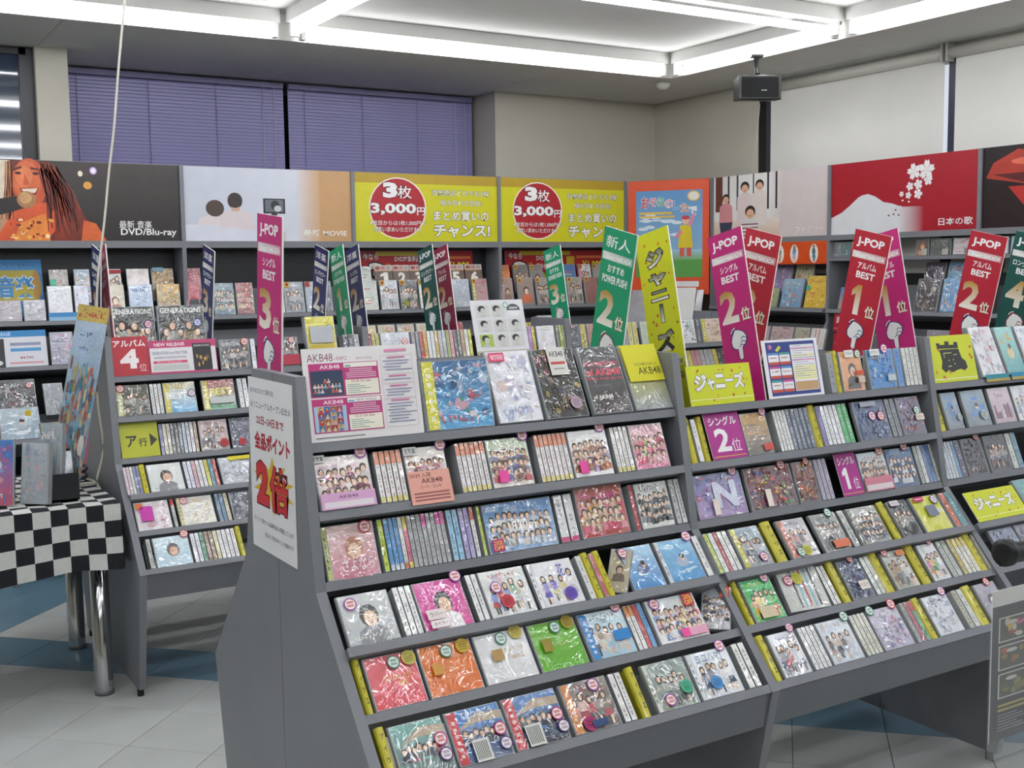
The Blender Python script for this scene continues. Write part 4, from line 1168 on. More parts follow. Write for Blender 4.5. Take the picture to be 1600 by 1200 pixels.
row(*FA, 4, 'middle', [
    ('Y', 1173, 1181),
    ('F', 1183, 1232, 'bright green cartoon CD case', 'few', '#34b45a #4ac06a #d87a4a #e8c048 #d8d0a0', dict(st=[('p', .8, .98)], cards=[(.2, .06, .5, .26, '#d8c8a8', [])])),
    ('F', 1243, 1302, 'large white bag with coloured stripes', 'str', '#c8c9c4 #d6d6d2 #2a2c3a #7ab8cc #a83a48 #7ab8cc #2a2c3a', dict(h=.145, d=.03, yaw=-.12, st=[('m', .22, .6), ('#d0cc50', .44, .62)], titles=[('GIFT', .62, .72, .28, .12, '#555', .01)])),
    ('S', 1304, 1316, [(2, 'white spined disc case', '#d8d8d2', dict(dark=True))]),
    ('Y', 1322, 1333),
    ('F', 1336, 1370, 'midnight blue ribbons CD case', 'mix', '#3a3e5a #4a5274 #a8b4d0 #2a2e48 #c8d0e4 #5a6490', dict(st=[('r', .62, 1.0)], cards=[(.44, .2, .44, .22, '#e8dcd4', [('ベスト', .1, .3, .8, .45, '#555')])])),
    ('S', 1372, 1386, [(2, 'white spined disc case', '#d8dad6')]),
    ('Y', 1389, 1401),
    ('F', 1404, 1440, 'pale street group CD case', 'few', '#a8a89a #c8ccc8 #8a6a4a #9a7a5a #6a6a70', dict(st=[('r', .16, .98)], cards=[(.6, .82, .36, .14, '#e08a5a', [])])),
    ('Y', 1446, 1458),
    ('F', 1461, 1489, 'white CD case with coloured splashes', 'few', '#dcdce0 #e6e4ea #c84a9a #d89a4a #4aa05a', dict(st=[('r', .72, 1.02)])),
    ('S', 1491, 1506, [(2, 'grey green spined disc case', '#b0b4a8')]),
    ('S', 1508, 1534, [(1, 'gold spined disc case', '#c8b048'), (3, 'white and yellow spined case', '#e0dccc', dict(top='#d8c050'))]),
    ('Y', 1535, 1546),
    ('S', 1547, 1555, [(1, 'white spined disc case', '#d0d2ce')]),
])
row(*FA, 5, 'middle', [
    ('Y', 1214, 1225),
    ('F', 1228, 1272, 'white CD case with street group', 'few', '#c8ccd4 #e0e2ea #7a8aa8 #5a6a80 #b84a5a', dict(st=[('p', .86, 1.04)])),
    ('S', 1276, 1302, [(4, 'white spined disc case', '#dadada')]),
    ('F', 1304, 1354, 'pale blue CD case with five people', 'few', '#c4ccd8 #d8dee8 #2a3040 #b89a88 #3a4050', dict(st=[('g', .92, 1.0)])),
    ('S', 1357, 1382, [(4, 'cream spined disc case', '#d4d2c4')]),
    ('F', 1384, 1432, 'busy violet collage CD case', 'mix', '#b0a8c0 #c8c4d4 #c84a6a #5a6ab0 #e0dce8 #8a5a8a #4a7a9a', dict(st=[('g', .1, .98), ('r', .84, 1.02)])),
    ('S', 1436, 1456, [(1, 'grey spined disc case', '#9a9a98'), (1, 'rose spined disc case', '#b85a68'), (1, 'green red spined case', '#5a9a7a', dict(top='#b83a44'))]),
    ('Y', 1458, 1468),
    ('F', 1470, 1510, 'white CD case with blue photo squares', 'mix', '#d0d2da #dcdee6 #2a3450 #3a4a6a #5a6a90 #d8dae0 #b0a070', dict(st=[('p', .84, 1.04)])),
    ('S', 1517, 1534, [(1, 'olive spined disc case', '#a8a68a'), (1, 'pale spined disc case', '#c8cac6')]),
    ('Y', 1537, 1549),
    ('F', 1552, 1585, 'dusky portrait CD case', 'por', '#8a8090 #a8a0b0 #6a5a6a #3a3240', dict(st=[('r', .62, 1.0)])),
])
# ------------------------------------------------------------------ front rack, far bay
row(*FA, 0, 'far', [
    ('C', 1460, 1527, 'yellow star card with a black castle, front rack', .148, castle, 14),
    ('F', 1537, 1574, 'white tall case with red print', 'mix', '#dcdce0 #e4e2e6 #c85a6a #a8a0b8 #e0a0a8 #8a7aa0', dict(h=.175, lean=24, d=.02, name='dvd_case', cat='DVD case', cards=[(0, -.1, 1, .14, '#2a8a98', [('', 0, 0, 1, .4, '#b09a50')])])),
    ('F', 1577, 1606, 'turquoise tall case with gold bowl', 'sky', '#4aa0a0 #9ad0cc #c8b070 #d0c48a', dict(h=.17, lean=24, d=.02, name='dvd_case', cat='DVD case', cards=[(0, -.1, 1, .14, '#2a8ab0', [('', 0, 0, 1, .4, '#b09a50')])])),
    ('F', 1609, 1640, 'white tall case with blue picture', 'mix', '#dcdee4 #e8e8ee #5a6a9a #8a9ac0 #c8d0e0', dict(h=.17, lean=24, d=.02, name='dvd_case', cat='DVD case')),
])
row(*FA, 1, 'far', [
    ('Y', 1470, 1481),
    ('F', 1484, 1509, 'grey CD case with blue haze', 'sky', '#77808a #8aa0b8 #4a86c8 #5a80b0', dict(st=[('#b8c0c0', .8, .3)])),
    ('F', 1515, 1552, 'second grey CD case with blue haze', 'sky', '#7a848e #92a6b8 #4a8ad0 #6a90bc', dict(st=[('#b8c0c0', .72, .3)])),
    ('F', 1557, 1591, 'pink dusk city CD case', 'city', '#b89aa8 #dcc8d0 #7a4a5a #8a5a64 #6a4454', dict(titles=[('Tomo', .26, .72, .4, .12, '#9a6a80')])),
    ('F', 1593, 1626, 'white CD case at picture edge', 'few', '#dcdee2 #e8e8ec #8a8aa8 #a8a8c0'),
    ('F', 1628, 1660, 'grey CD case past picture edge', 'few', '#a8aab0 #c8cad0 #6a6a88 #8a8aa0'),
])
row(*FA, 2, 'far', [
    ('S', 1481, 1505, [(4, 'white blue spined disc case', '#c8d0d8'), (1, 'blue spined disc case', '#6a9ac8')]),
    ('S', 1505, 1514, [(1, 'plum spined disc case', '#4a3a5a', dict(dark=True))]),
    ('F', 1516, 1548, 'charcoal CD case with small lights', 'mix', '#2a2628 #3a3436 #4a3a3a #6a5a4a #3a3236 #8a4a4a', dict(st=[('o', .76, 1.02)])),
    ('F', 1551, 1584, 'charcoal stage CD case', 'few', '#2c2a30 #3c383c #6a6a70 #8a5a4a #4a4a54'),
    ('S', 1585, 1602, [(1, 'white spined disc case', '#c8ccc4'), (1, 'teal spined disc case', '#5a8aa0')]),
])
row(*FA, 3, 'far', [
    ('C', 1529, 1606, 'wide yellow star card in the far bay', .10, wide_yellow, 39),
    ('F', 1610, 1640, 'teal painted CD case', 'sky', '#3a7a80 #5a9a98 #7ab0a8 #4a8a88'),
])
row(*FA, 4, 'far', [
    ('F', 1574, 1612, 'blue grey swirling CD case', 'mix', '#6a7088 #8088a0 #a8c0d0 #c8b8c0 #4a5068'),
    ('F', 1614, 1650, 'violet grey CD case', 'mix', '#77728a #8a8498 #b0a8c0 #5a5468'),
])
# ------------------------------------------------------------------ rear rack
FB = (YB, 'rear-rack', 'table end')
row(*FB, 0, 'first', [
    ('C', 177, 235, 'red album ranking card, figure four, rear rack', .145, alb_art, 14),
    ('C', 236, 341, 'pink bordered new release card on the rear rack', .125, newrel_art, 14),
    ('F', 346, 394, 'black group CD case, silver title', 'few', '#3a3c42 #4c4e54 #5a5c64 #8a8c94 #2e3038', dict(st=[('o', .84, .9)], titles=[('GENERATIONS', .08, .78, .6, .12, '#d0d0d0', .01)])),
    ('S', 395, 403, [(1, 'white spined disc case', '#dcdce4')]),
    ('F', 434, 470, 'black CD case with red band', 'few', '#2e2e32 #3c3c42 #5a5a60 #6a6a70', dict(st=[('r', .7, .88)], cards=[(.0, .06, 1, .34, '#b83a50', [])])),
    ('F', 484, 532, 'yellow bag holding a silver box', 'pln', '#c8b848 #d8d040', dict(h=.2, d=.03, lean=16, st=[('g', .8, .74)], cards=[(.12, .44, .76, .34, '#b8bac0', []), (.14, .06, .74, .34, '#c8b040', [('', .2, .3, .6, .4, '#7a3a3a')])])),
    ('S', 540, 566, [(2, 'smoky blue sided thick case', '#4a5058', dict(dark=True)), (1, 'pale spined disc case', '#b8bcc0', dict(dark=True))]),
])
big = [(176, 250, 'dark tall album case with white title nearest the table', 'p'), (252, 327, 'dark tall album case beside its twin', 'b')]
for x0, x1, lab, k in big:
    yl, zl = YB - .11, 1.12
    X0, X1 = solve(x0, 0, (0, yl, zl)), solve(x1, 0, (0, yl, zl))
    face_case(lab, ', rear rack top tier', ((X0 + X1) / 2, yl, zl), 10, (X1 - X0) * .97, .245, d=.02, style='few', pal='#222326 #2c2d31 #3a3c34 #4a4c3a #2a2b2f #6a5a2a', name='disc_case', titles=[('GENERATIONS', .06, .88, .88, .08, '#e6e6e2', .03)], st=[(k, .84, .72)])
row(*FB, 1, 'first', [
    ('F', 184, 238, 'dark olive CD case, red sticker', 'few', '#55564a #6a6a5e #3a3a36 #77766a #4a4a42', dict(obi='#c8c890', st=[('r', .16, .88)])),
    ('S', 239, 258, [(3, 'white spined disc case', '#d8d8d4', dict(dark=True))]),
    ('F', 259, 311, 'yellow bordered EXILE best CD case', 'pln', '#5aa8d8 #d8d4b8', dict(st=[('w', .86, .6)], titles=[('EXILE', .1, .78, .6, .18, '#c8a838', .02), ('BEST', .08, .46, .66, .2, '#f2f2ee', .03)], obi='#d8c83a')),
    ('F', 319, 372, 'red green BEST CD case', 'pln', '#3a9a70 #b85a5a', dict(obi='#d0c048', titles=[('BEST', .24, .5, .66, .22, '#d8d050', .03)], cards=[(.2, .2, .74, .2, '#c8ccc8', [])])),
    ('S', 376, 392, [(2, 'white spined disc case', '#dcdcde')]),
])
row(*FB, 2, 'first', [
    ('C', 191, 251, 'mustard index card with arrow on the rear rack', .14, gyo_art, 20),
    ('S', 253, 313, [(1, 'violet spined disc case', '#8a8ab8'), (2, 'cream spined disc case', '#d8d4bc'), (3, 'grey spined disc case', '#77797c', dict(dark=True)), (1, 'pale blue spined disc case', '#b8c8d8'), (2, 'white spined disc case', '#d8d8dc'), (1, 'tan spined disc case', '#c0a488')]),
    ('F', 315, 361, 'rosy beach trio CD case', 'few', '#8a8080 #d8b8b8 #5a5a64 #77737a #4a4a52', dict(st=[('#c84048', .82, .22)])),
    ('F', 364, 404, 'dusky blue CD case, red dot', 'mix', '#4a4c64 #5a5e78 #8a90a8 #3a3c50', dict(st=[('#c84048', .4, .2)])),
])
row(*FB, 3, 'first', [
    ('S', 200, 225, [(2, 'pinkish spined disc case', '#d8c4cc'), (1, 'white spined disc case', '#dcdcd4'), (2, 'navy striped spined case', '#8a8eb0')]),
    ('Y', 226, 235),
    ('F', 236, 292, 'white CD case with short-haired singer', 'por', '#d4d8d6 #dfe2e0 #8a8a90 #4a3a34'),
    ('S', 294, 346, [(2, 'white blue spined disc case', '#d8dce8'), (1, 'rose white spined case', '#d8a8b0'), (2, 'white spined disc case', '#e0e0e0'), (1, 'yellow spined disc case', '#cfc850'), (1, 'teal spined disc case', '#5a90a8'), (1, 'red spined disc case', '#b83a3a')]),
    ('F', 349, 402, 'crinkled silver CD case, yellow strip', 'mix', '#a8acb4 #c8ccd4 #e8eaf0 #8a8e98 #c8ccd4', dict(cards=[(.3, .84, .7, .14, '#d8c830', [])])),
])
row(*FB, 4, 'first', [
    ('Y', 207, 214),
    ('F', 216, 272, 'white CD case with magenta block', 'mix', '#dcd4d8 #e4dee0 #d8a0b0 #c85a7a #e8c8d0', dict(cards=[(.14, .3, .36, .5, '#c83aa8', []), (.04, .72, .2, .2, '#e0783a', [])])),
    ('S', 274, 280, [(1, 'red topped spined disc case', '#b8bcb4', dict(top='#c83a3a'))]),
    ('F', 283, 341, 'pastel painted CD case, pink sticker', 'mix', '#e0dcd0 #e8e4dc #e8cc6a #c8d8e8 #e8dce0 #f0d890', dict(st=[('m', .2, .86)], spine='#d8d090')),
    ('S', 344, 364, [(2, 'blue spined disc case', '#5a7a98'), (1, 'cream spined disc case', '#c8c0a0')]),
    ('F', 366, 420, 'dark crinkled CD case', 'mix', '#4a4c58 #5a5e6c #8a90a0 #6a6e7a #b0b4c0'),
])
row(*FB, 5, 'first', [
    ('S', 236, 244, [(1, 'grey spined disc case', '#9a9c98', dict(dark=True))]),
    ('F', 246, 304, 'pale blue CD case, sleepy portrait', 'por', '#a8c8d8 #c8dce4 #b8d0dc #5a5250', dict(st=[('r', .9, 1.0)])),
    ('S', 306, 376, [(2, 'white spined disc case', '#d8d8e0'), (1, 'green white spined case', '#5a9a7a'), (2, 'brown spined disc case', '#8a6a48'), (1, 'cream spined disc case', '#d0ca9a'), (4, 'white spined disc case', '#dad8d8')]),
    ('Y', 378, 386),
])
def faces_card(g, W, H):
    g.R(0, 0, W, H, '#dedde0')
    rng = random.Random(3)
    for i in range(3):
        for j in range(3):
            x, y = W * (.09 + .29 * i), H * (.14 + .27 * j)
            if (i, j) == (2, 2):
                g.E(x + W * .13, y + H * .12, W * .13, H * .12, '#e6e6e6', 16); g.E(x + W * .13, y + H * .12, W * .13, H * .12, '#4a4c52', 10, a0=0, a1=PI)
                g.T('2004', x + W * .05, y + H * .145, W * .16, H * .04, '#f0f0f0', bold=.02)
                continue
            g.R(x, y, W * .25, H * .23, '#d0d0cc' if (i, j) != (0, 0) else '#a8c048')
            k = rng.uniform(-.02, .02)
            cx, cy = x + W * (.125 + k), y + H * .135
            g.P([(cx - W * .075, y + H * .005), (cx + W * .075, y + H * .005), (cx + W * .03, y + H * .06), (cx - W * .03, y + H * .06)], '#c4c2be')
            g.E(cx - W * .012, cy + H * .022, W * .07, H * .062, '#262626', 14); g.E(cx + W * .012, cy - H * .014, W * .048, H * .055, '#cfccc8', 12)
            g.E(cx - W * .006, cy - H * .006, W * .008, H * .005, '#3a3a3a', 6); g.E(cx + W * .03, cy - H * .006, W * .008, H * .005, '#3a3a3a', 6, g.L); g.E(cx + W * .014, cy - H * .042, W * .014, H * .004, '#6a6462', 6, g.L)
    g.R(0, 0, W, H * .07, '#b8b090'); g.E(W * .66, H * .9, W * .05, W * .05, '#4a9a7a', 14); g.E(W * .66, H * .9, W * .038, W * .038, '#dfe6e0', 14)
row(*FB, 0, 'middle', [
    ('S', 578, 597, [(1, 'crimson spined disc case', '#a85068'), (2, 'olive yellow spined case', '#b8ac48')]),
    ('F', 598, 645, 'silver bagged CD case, red sticker', 'mix', '#b8bcc4 #d0d4dc #f0f2f6 #9a9ea8 #d8dce4', dict(st=[('r', .8, .66)])),
    ('S', 647, 741, [(1, 'mauve spined disc case', '#a89aa0'), (1, 'steel spined disc case', '#6a7a84', dict(dark=True)), (1, 'red spined disc case', '#c0402e'), (1, 'orange yellow spined case', '#d8a840'), (2, 'white spined disc case', '#dcdcdc'), (1, 'gold spined disc case', '#c8a848'), (2, 'silver spined disc case', '#b8babc'), (1, 'green spined disc case', '#9aa850'), (1, 'pink spined disc case', '#d890a0'), (2, 'charcoal spined disc case', '#5a5654', dict(dark=True)), (1, 'tan spined disc case', '#b8946a'), (1, 'white spined disc case', '#d8d8d0'), (1, 'lime spined disc case', '#c8c828')]),
    ('C', 746, 828, 'white card with nine monochrome faces, rear rack', .245, faces_card, 16),
    ('S', 829, 840, [(1, 'violet pink spined case', '#b07ac0'), (1, 'yellow spined disc case', '#d0bc38')]),
    ('F', 842, 871, 'white CD case with red print', 'mix', '#dcdcdf #e8e8ec #e0a0a8 #f4f4f6 #e8d0d4', dict(cards=[(.3, .84, .5, .14, '#f0f0ec', [('ピクチャー', .1, .25, .8, .5, '#333')])])),
    ('S', 872, 888, [(1, 'grey spined disc case', '#77776a', dict(dark=True)), (1, 'lime spined disc case', '#a8b838'), (1, 'pale green spined case', '#c8d0a0')]),
])
row(*FB, 0, 'far', [
    ('F', 893, 909, 'dark narrow CD case, pink sticker', 'mix', '#4a4a50 #5a5a62 #8a8a92 #6a6a70', dict(st=[('m', .3, .9)])),
    ('S', 910, 920, [(1, 'olive yellow spined case', '#b8a838')]),
    ('F', 921, 962, 'rosy brown CD case', 'por', '#a86a5a #b8887a #8a5a50 #3a2a28'),
    ('S', 976, 1000, [(1, 'silver spined disc case', '#9a9c9e', dict(dark=True)), (2, 'cream yellow spined case', '#c8be6a')]),
    ('F', 1004, 1030, 'pale green CD case', 'mix', '#b8c0a8 #c8d0b8 #8aa080 #d8dcc8'),
    ('F', 1062, 1090, 'white CD case with black scribbles', 'mix', '#dcdcdc #e4e4e4 #1c1c1c #2a2a2a #e0e0e0 #222222 #b09a80', dict(st=[('g', .66, .8)])),
    ('S', 1091, 1098, [(1, 'slate spined disc case', '#5a5e64', dict(dark=True))]),
    ('F', 1099, 1131, 'peach CD case with brown swirl', 'mix', '#d8c0a8 #e0ccb8 #8a7a6a #b08a70 #6a5a50', dict(obi='#c8c048')),
    ('S', 1132, 1148, [(2, 'white spined disc case', '#d0d0cc')]),
])
# cases on the second tier of the rear rack whose tops show above the front rack
for bay, x0, x1 in (('middle', 652, 790), ('far', 1060, 1140)):
    row(*FB, 1, bay, [('S', x0, x1, [(3, 'white spined disc case', '#d0d0cc'), (1, 'yellow spined disc case', '#c8b838'), (2, 'rose spined disc case', '#b87a80'), (3, 'grey spined disc case', '#a0a2a0'), (1, 'yellow spined disc case', '#c8b838'), (2, 'black spined disc case', '#2a2a2c', dict(dark=True))])])
# ------------------------------------------------------------------ header artwork
def hd_singer(g, W, H):
    F = lambda px, py: (W * (px + 34) / 317.0, H * (377 - py) / 122.0)
    def el(px, py, rx, ry, c, n=18): x, y = F(px, py); g.E(x, y, rx * W / 317, ry * H / 122, c, n)
    def pl(pts, c): g.P([F(*p) for p in pts], c)
    g.grad(0, 0, W, H, '#251f1e', '#3a322f')
    pl([(-34, 256), (20, 256), (10, 300), (5, 377), (-34, 377)], '#b88a6a'); pl([(-34, 256), (8, 256), (2, 310), (-34, 330)], '#e0d0b8')
    pl([(10, 256), (70, 256), (92, 290), (112, 330), (150, 365), (156, 377), (0, 377), (4, 310)], '#6e2416')
    pl([(62, 256), (80, 270), (100, 300), (118, 330), (128, 360), (100, 377), (74, 377), (70, 320)], '#7d2a18')
    pl([(70, 265), (84, 290), (90, 330), (82, 370), (74, 340)], '#a23a1c')
    el(38, 290, 27, 38, '#c8562c'); el(34, 286, 21, 30, '#d8693a'); el(30, 280, 13, 16, '#e07c4a')
    pl([(14, 268), (26, 264), (28, 267), (15, 272)], '#5a1e12'); pl([(40, 265), (56, 268), (56, 271), (41, 269)], '#5a1e12')
    el(21, 275, 5, 2.4, '#3a140c', 10); el(48, 275, 5, 2.4, '#3a140c', 10)
    pl([(31, 275), (38, 292), (28, 293)], '#c8572e')
    pl([(22, 298), (52, 296), (48, 307), (38, 311), (28, 308)], '#8a2a1c'); pl([(25, 299), (50, 297), (46, 304), (30, 305)], '#f0dcc8')
    pl([(14, 330), (60, 318), (90, 345), (60, 377), (-20, 377)], '#d8582a'); pl([(20, 350), (60, 335), (66, 377), (10, 377)], '#e88a3a')
    pl([(120, 345), (140, 350), (156, 377), (115, 377)], '#d8652e'); pl([(78, 320), (96, 350), (90, 377), (72, 377)], '#8a2c16')
    pl([(50, 262), (66, 290), (72, 330), (66, 350), (62, 310), (54, 280)], '#7d2a18'); pl([(8, 262), (12, 290), (6, 330), (0, 310)], '#8a3a20')
    rs = random.Random(44); L = g.L + 1
    for i in range(46):
        x0 = rs.uniform(56, 82); x1 = x0 + rs.uniform(4, 40); y1 = rs.uniform(320, 374)
        g.line([F(x0, 258 + rs.uniform(0, 14)), F((x0 + x1) / 2 + rs.uniform(-3, 8), 300), F(x1, y1)], W * .004, rs.choice(['#4a160e', '#5c1e12', '#8a3018', '#a84420', '#6e2416', '#3a120c']), L)
    for i in range(10):
        x0 = rs.uniform(2, 14)
        g.line([F(x0, 258), F(x0 - rs.uniform(0, 6), 300), F(x0 - rs.uniform(2, 14), 345)], W * .004, rs.choice(['#8a4a28', '#c88a5a', '#6e3018']), L)
    g.L = L
    pl([(-34, 318), (-34, 344), (0, 336), (34, 326), (28, 306), (16, 310)], '#241c1c'); el(32, 315, 15, 13, '#a8764a'); el(30, 312, 10, 9, '#c89a6a')
    rng = random.Random(8)
    for i in range(26):
        el(rng.uniform(0, 70), rng.uniform(345, 374), rng.uniform(1, 5), rng.uniform(1, 4), rng.choice(['#f0b050', '#f8e0a8', '#c84a20', '#7a2412']), 7)
    el(118, 273, 4, 4.5, '#f4e8c8'); el(139, 268, 6, 6, '#c8a0e0'); el(139, 268, 4, 4, '#f8f4ff'); el(129, 291, 7, 6, '#e0a040')
    a = F(178, 357); g.T('最新 音楽', a[0], a[1], W * 55 / 317, H * 12 / 122, '#e8e6e2', bold=.008)
    a = F(180, 371); g.T('DVD/Blu-ray', a[0], a[1], W * 95 / 317, H * 14 / 122, '#f0eeea', bold=.02)
def hd_movie(g, W, H):
    F = lambda px, py: (W * (px - 284) / 266.0, H * (377 - py) / 115.0)
    def el(px, py, rx, ry, c, n=18): x, y = F(px, py); g.E(x, y, rx * W / 266, ry * H / 115, c, n)
    def pl(pts, c): g.P([F(*p) for p in pts], c)
    g.grad(0, 0, W * .66, H, '#c4c8d4', '#d4d8e2', True); g.grad(W * .66, 0, W * .14, H, '#d8d4d6', '#d0a678', True); g.R(W * .8, 0, W * .2, H, '#c99d6c', g.L)
    pl([(284, 352), (340, 350), (395, 358), (395, 377), (284, 377)], '#d8dbe6')
    pl([(303, 352), (306, 342), (322, 336), (338, 340), (346, 352)], '#e0d4d4'); pl([(335, 352), (340, 335), (352, 328), (372, 328), (388, 336), (392, 360), (338, 356)], '#dcd0d2')
    el(330, 326, 14, 13, '#4a3a30'); pl([(317, 326), (343, 326), (342, 334), (320, 334)], '#4a3a30'); el(361, 314, 11.5, 13, '#332a26'); pl([(355, 322), (368, 322), (368, 330), (355, 330)], '#d0a890'); el(361, 313, 11.5, 12, '#332a26')
    pl([(405, 309), (440, 309), (440, 333), (405, 333)], '#25272c'); pl([(408, 311), (437, 311), (437, 330), (408, 330)], '#6a6e78'); el(424, 320, 7, 8, '#2c2e34'); el(428, 325, 6, 5, '#c8ccd0'); pl([(418, 333), (426, 333), (428, 336), (416, 336)], '#25272c')
    pl([(395, 366), (440, 362), (440, 377), (395, 377)], '#cfc0c0')
    a = F(469, 369); g.T('最新 MOVIE', a[0], a[1], W * 73 / 266, H * 11 / 115, '#f2ece4', bold=.02)
def hd_three(g, W, H):
    g.R(0, 0, W, H, '#d3cf1e'); g.R(0, H * .855, W, H * .145, '#b89a2a')
    cx, cy = W * .29, H * .49
    g.E(cx, cy, W * .195, H * .455, '#f2ece0', 28); g.E(cx, cy, W * .187, H * .437, '#b3202c', 28)
    g.T('3', W * .19, H * .64, W * .10, H * .23, '#f2f0ee', bold=.06, out=.03, ocol='#5a1418'); g.T('枚', W * .29, H * .635, W * .095, H * .19, '#f2f0ee', bold=.008, out=.05, ocol='#5a1418')
    g.T('3,000', W * .105, H * .385, W * .31, H * .18, '#f2f0ee', bold=.04, out=.03, ocol='#5a1418'); g.T('円', W * .42, H * .39, W * .055, H * .12, '#f2f0ee', bold=.02, out=.03, ocol='#5a1418')
    g.T('4枚目からは1枚1,000円で', W * .10, H * .235, W * .38, H * .075, '#f4f0ec', bold=.006, out=.03, ocol='#5a1418'); g.T('お買い求めいただけます', W * .12, H * .14, W * .33, H * .075, '#f4f0ec', bold=.006, out=.03, ocol='#5a1418')
    for s, x, y, w, h, b in (('対象商品どれでも3枚!', .525, .69, .42, .09, .006), ('組み合わせ自由!', .585, .545, .30, .09, .006), ('まとめ買いの', .535, .31, .40, .15, .02), ('チャンス!', .535, .06, .41, .20, .04)):
        g.T(s, W * x, H * y, W * w, H * h, '#efeee6', bold=b, out=.035, ocol='#55502a')
def hd_kids(g, W, H):
    g.R(0, 0, W, H, '#e0501e')
    x0, y0, w, h = W * .1, H * .14, W * .82, H * .78
    g.grad(x0, y0, w, h, '#9ac0d8', '#5a96cc'); g.R(x0, y0, w, h * .2, '#5aa04a'); g.grad(x0, y0 + h * .2, w, h * .12, '#7ab060', '#a8cce0')
    rng = random.Random(12)
    for i in range(10):
        g.E(x0 + w * rng.uniform(.1, .85), y0 + h * rng.uniform(.45, .75), w * .08, h * .02, '#dceaf4', 10)
    for i, (ch, c) in enumerate(zip('おそらのしたで', ('#d84a5a', '#e08a9a', '#5ab07a', '#e8a0b0', '#4a9ad0', '#e0905a', '#e8e8f0'))):
        g.T(ch, x0 + w * (.08 + .12 * i), y0 + h * (.80 - .02 * max(0, i - 3) ** 1.4 + (.02 if i in (1, 2) else 0)), w * .12, h * (.13 if i == 0 else .10), c, bold=.03, out=.03, ocol='#f4f4f4')
    g.R(x0 + w * .05, y0 + h * .73, w * .5, h * .025, '#e8c048'); g.R(x0 + w * .05, y0 + h * .69, w * .54, h * .022, '#e8c048', g.L); g.R(x0 + w * .05, y0 + h * .65, w * .5, h * .018, '#dce8f0', g.L)
    g.E(x0 + w * .87, y0 + h * .93, w * .1, h * .06, '#d8b048', 16); g.E(x0 + w * .87, y0 + h * .93, w * .08, h * .048, '#ece8d8', 16)
    px, py = x0 + w * .73, y0 + h * .22
    U = lambda pts: [(px + a * w, py + b * h) for a, b in pts]
    g.P(U([(-.07, .02), (.0, .02), (.01, .2), (-.06, .2)]), '#d85a4a'); g.P(U([(.04, .02), (.11, .02), (.1, .2), (.03, .2)]), '#d85a4a')
    g.P(U([(-.09, .12), (.13, .12), (.1, .38), (-.06, .38)]), '#e0c818'); g.P(U([(-.06, .33), (-.14, .25), (-.11, .22), (-.02, .3)]), '#e08aa0'); g.P(U([(.1, .36), (.17, .5), (.14, .52), (.05, .38)]), '#e08aa0')
    g.E(px + .02 * w, py + .43 * h, w * .055, h * .045, '#e8bfa0', 12); g.E(px + .02 * w, py + .465 * h, w * .06, h * .025, '#c8384a', 12)
    g.E(x0 + w * .36, y0 + h * .3, w * .12, h * .2, '#e6e6e2', 16)
    g.R(W * .55, H * .055, W * .33, H * .05, '#e8e8e6')
def hd_family(g, W, H):
    F = lambda px, py: (W * (px - 1112) / 181.0, H * (366 - py) / 104.0)
    def el(px, py, rx, ry, c, n=14): x, y = F(px, py); g.E(x, y, rx * W / 181, ry * H / 104, c, n)
    def pl(pts, c): g.P([F(*p) for p in pts], c)
    g.R(0, 0, W, H, '#d6c9c8')
    g.R(0, H * .30, W * .6, H * .70, '#e8e6e4'); g.grad(W * .5, H * .3, W * .12, H * .7, '#e8e6e4', '#d6c9c8', True)
    for a, b2, c in ((1115, 1127, '#6a3a34'), (1136, 1139, '#2a2c34'), (1151, 1154, '#3a3c44'), (1178, 1180, '#3a3c44'), (1201, 1204, '#2c2e38'), (1214, 1217, '#2c2e38')):
        pl([(a, 262), (b2, 262), (b2, 320), (a, 320)], c)
    g.grad(0, 0, W * .6, H * .3, '#d8b8a0', '#e8dcd4')
    def fig(x, y, r, top, legs, yb):
        pl([(x - r * 1.9, yb), (x + r * 1.9, yb), (x + r * 1.8, y + r * 2), (x + r * .8, y + r * 1.1), (x - r * .8, y + r * 1.1), (x - r * 1.8, y + r * 2)], top)
        if legs: pl([(x - r * 1.9, yb), (x + r * 1.9, yb), (x + r * 1.4, yb + 22), (x - r * 1.4, yb + 22)], legs)
        el(x, y - r * .3, r * 1.05, r * 1.25, '#2c2320'); el(x, y + r * .15, r * .8, r, '#e3b597'); el(x, y + r * .55, r * .3, r * .1, '#b87060', 8)
    fig(1133, 300, 6, '#d8909a', '#34405a', 338); fig(1165, 284, 7, '#e4d4d4', None, 345); fig(1189, 282, 6.5, '#e6dad6', None, 345); fig(1174, 325, 8, '#dcd8d8', None, 366)
    for i in range(4):
        y = 342 + 6 * i
        pl([(1160, y), (1187, y), (1187, y + 2), (1160, y + 2)], '#8a4a52')
    a = F(1245, 362); g.T('ファミリー', a[0], a[1], W * 42 / 181, H * 11 / 104, '#f4eeee', bold=.01, out=.02, ocol='#a8989a')
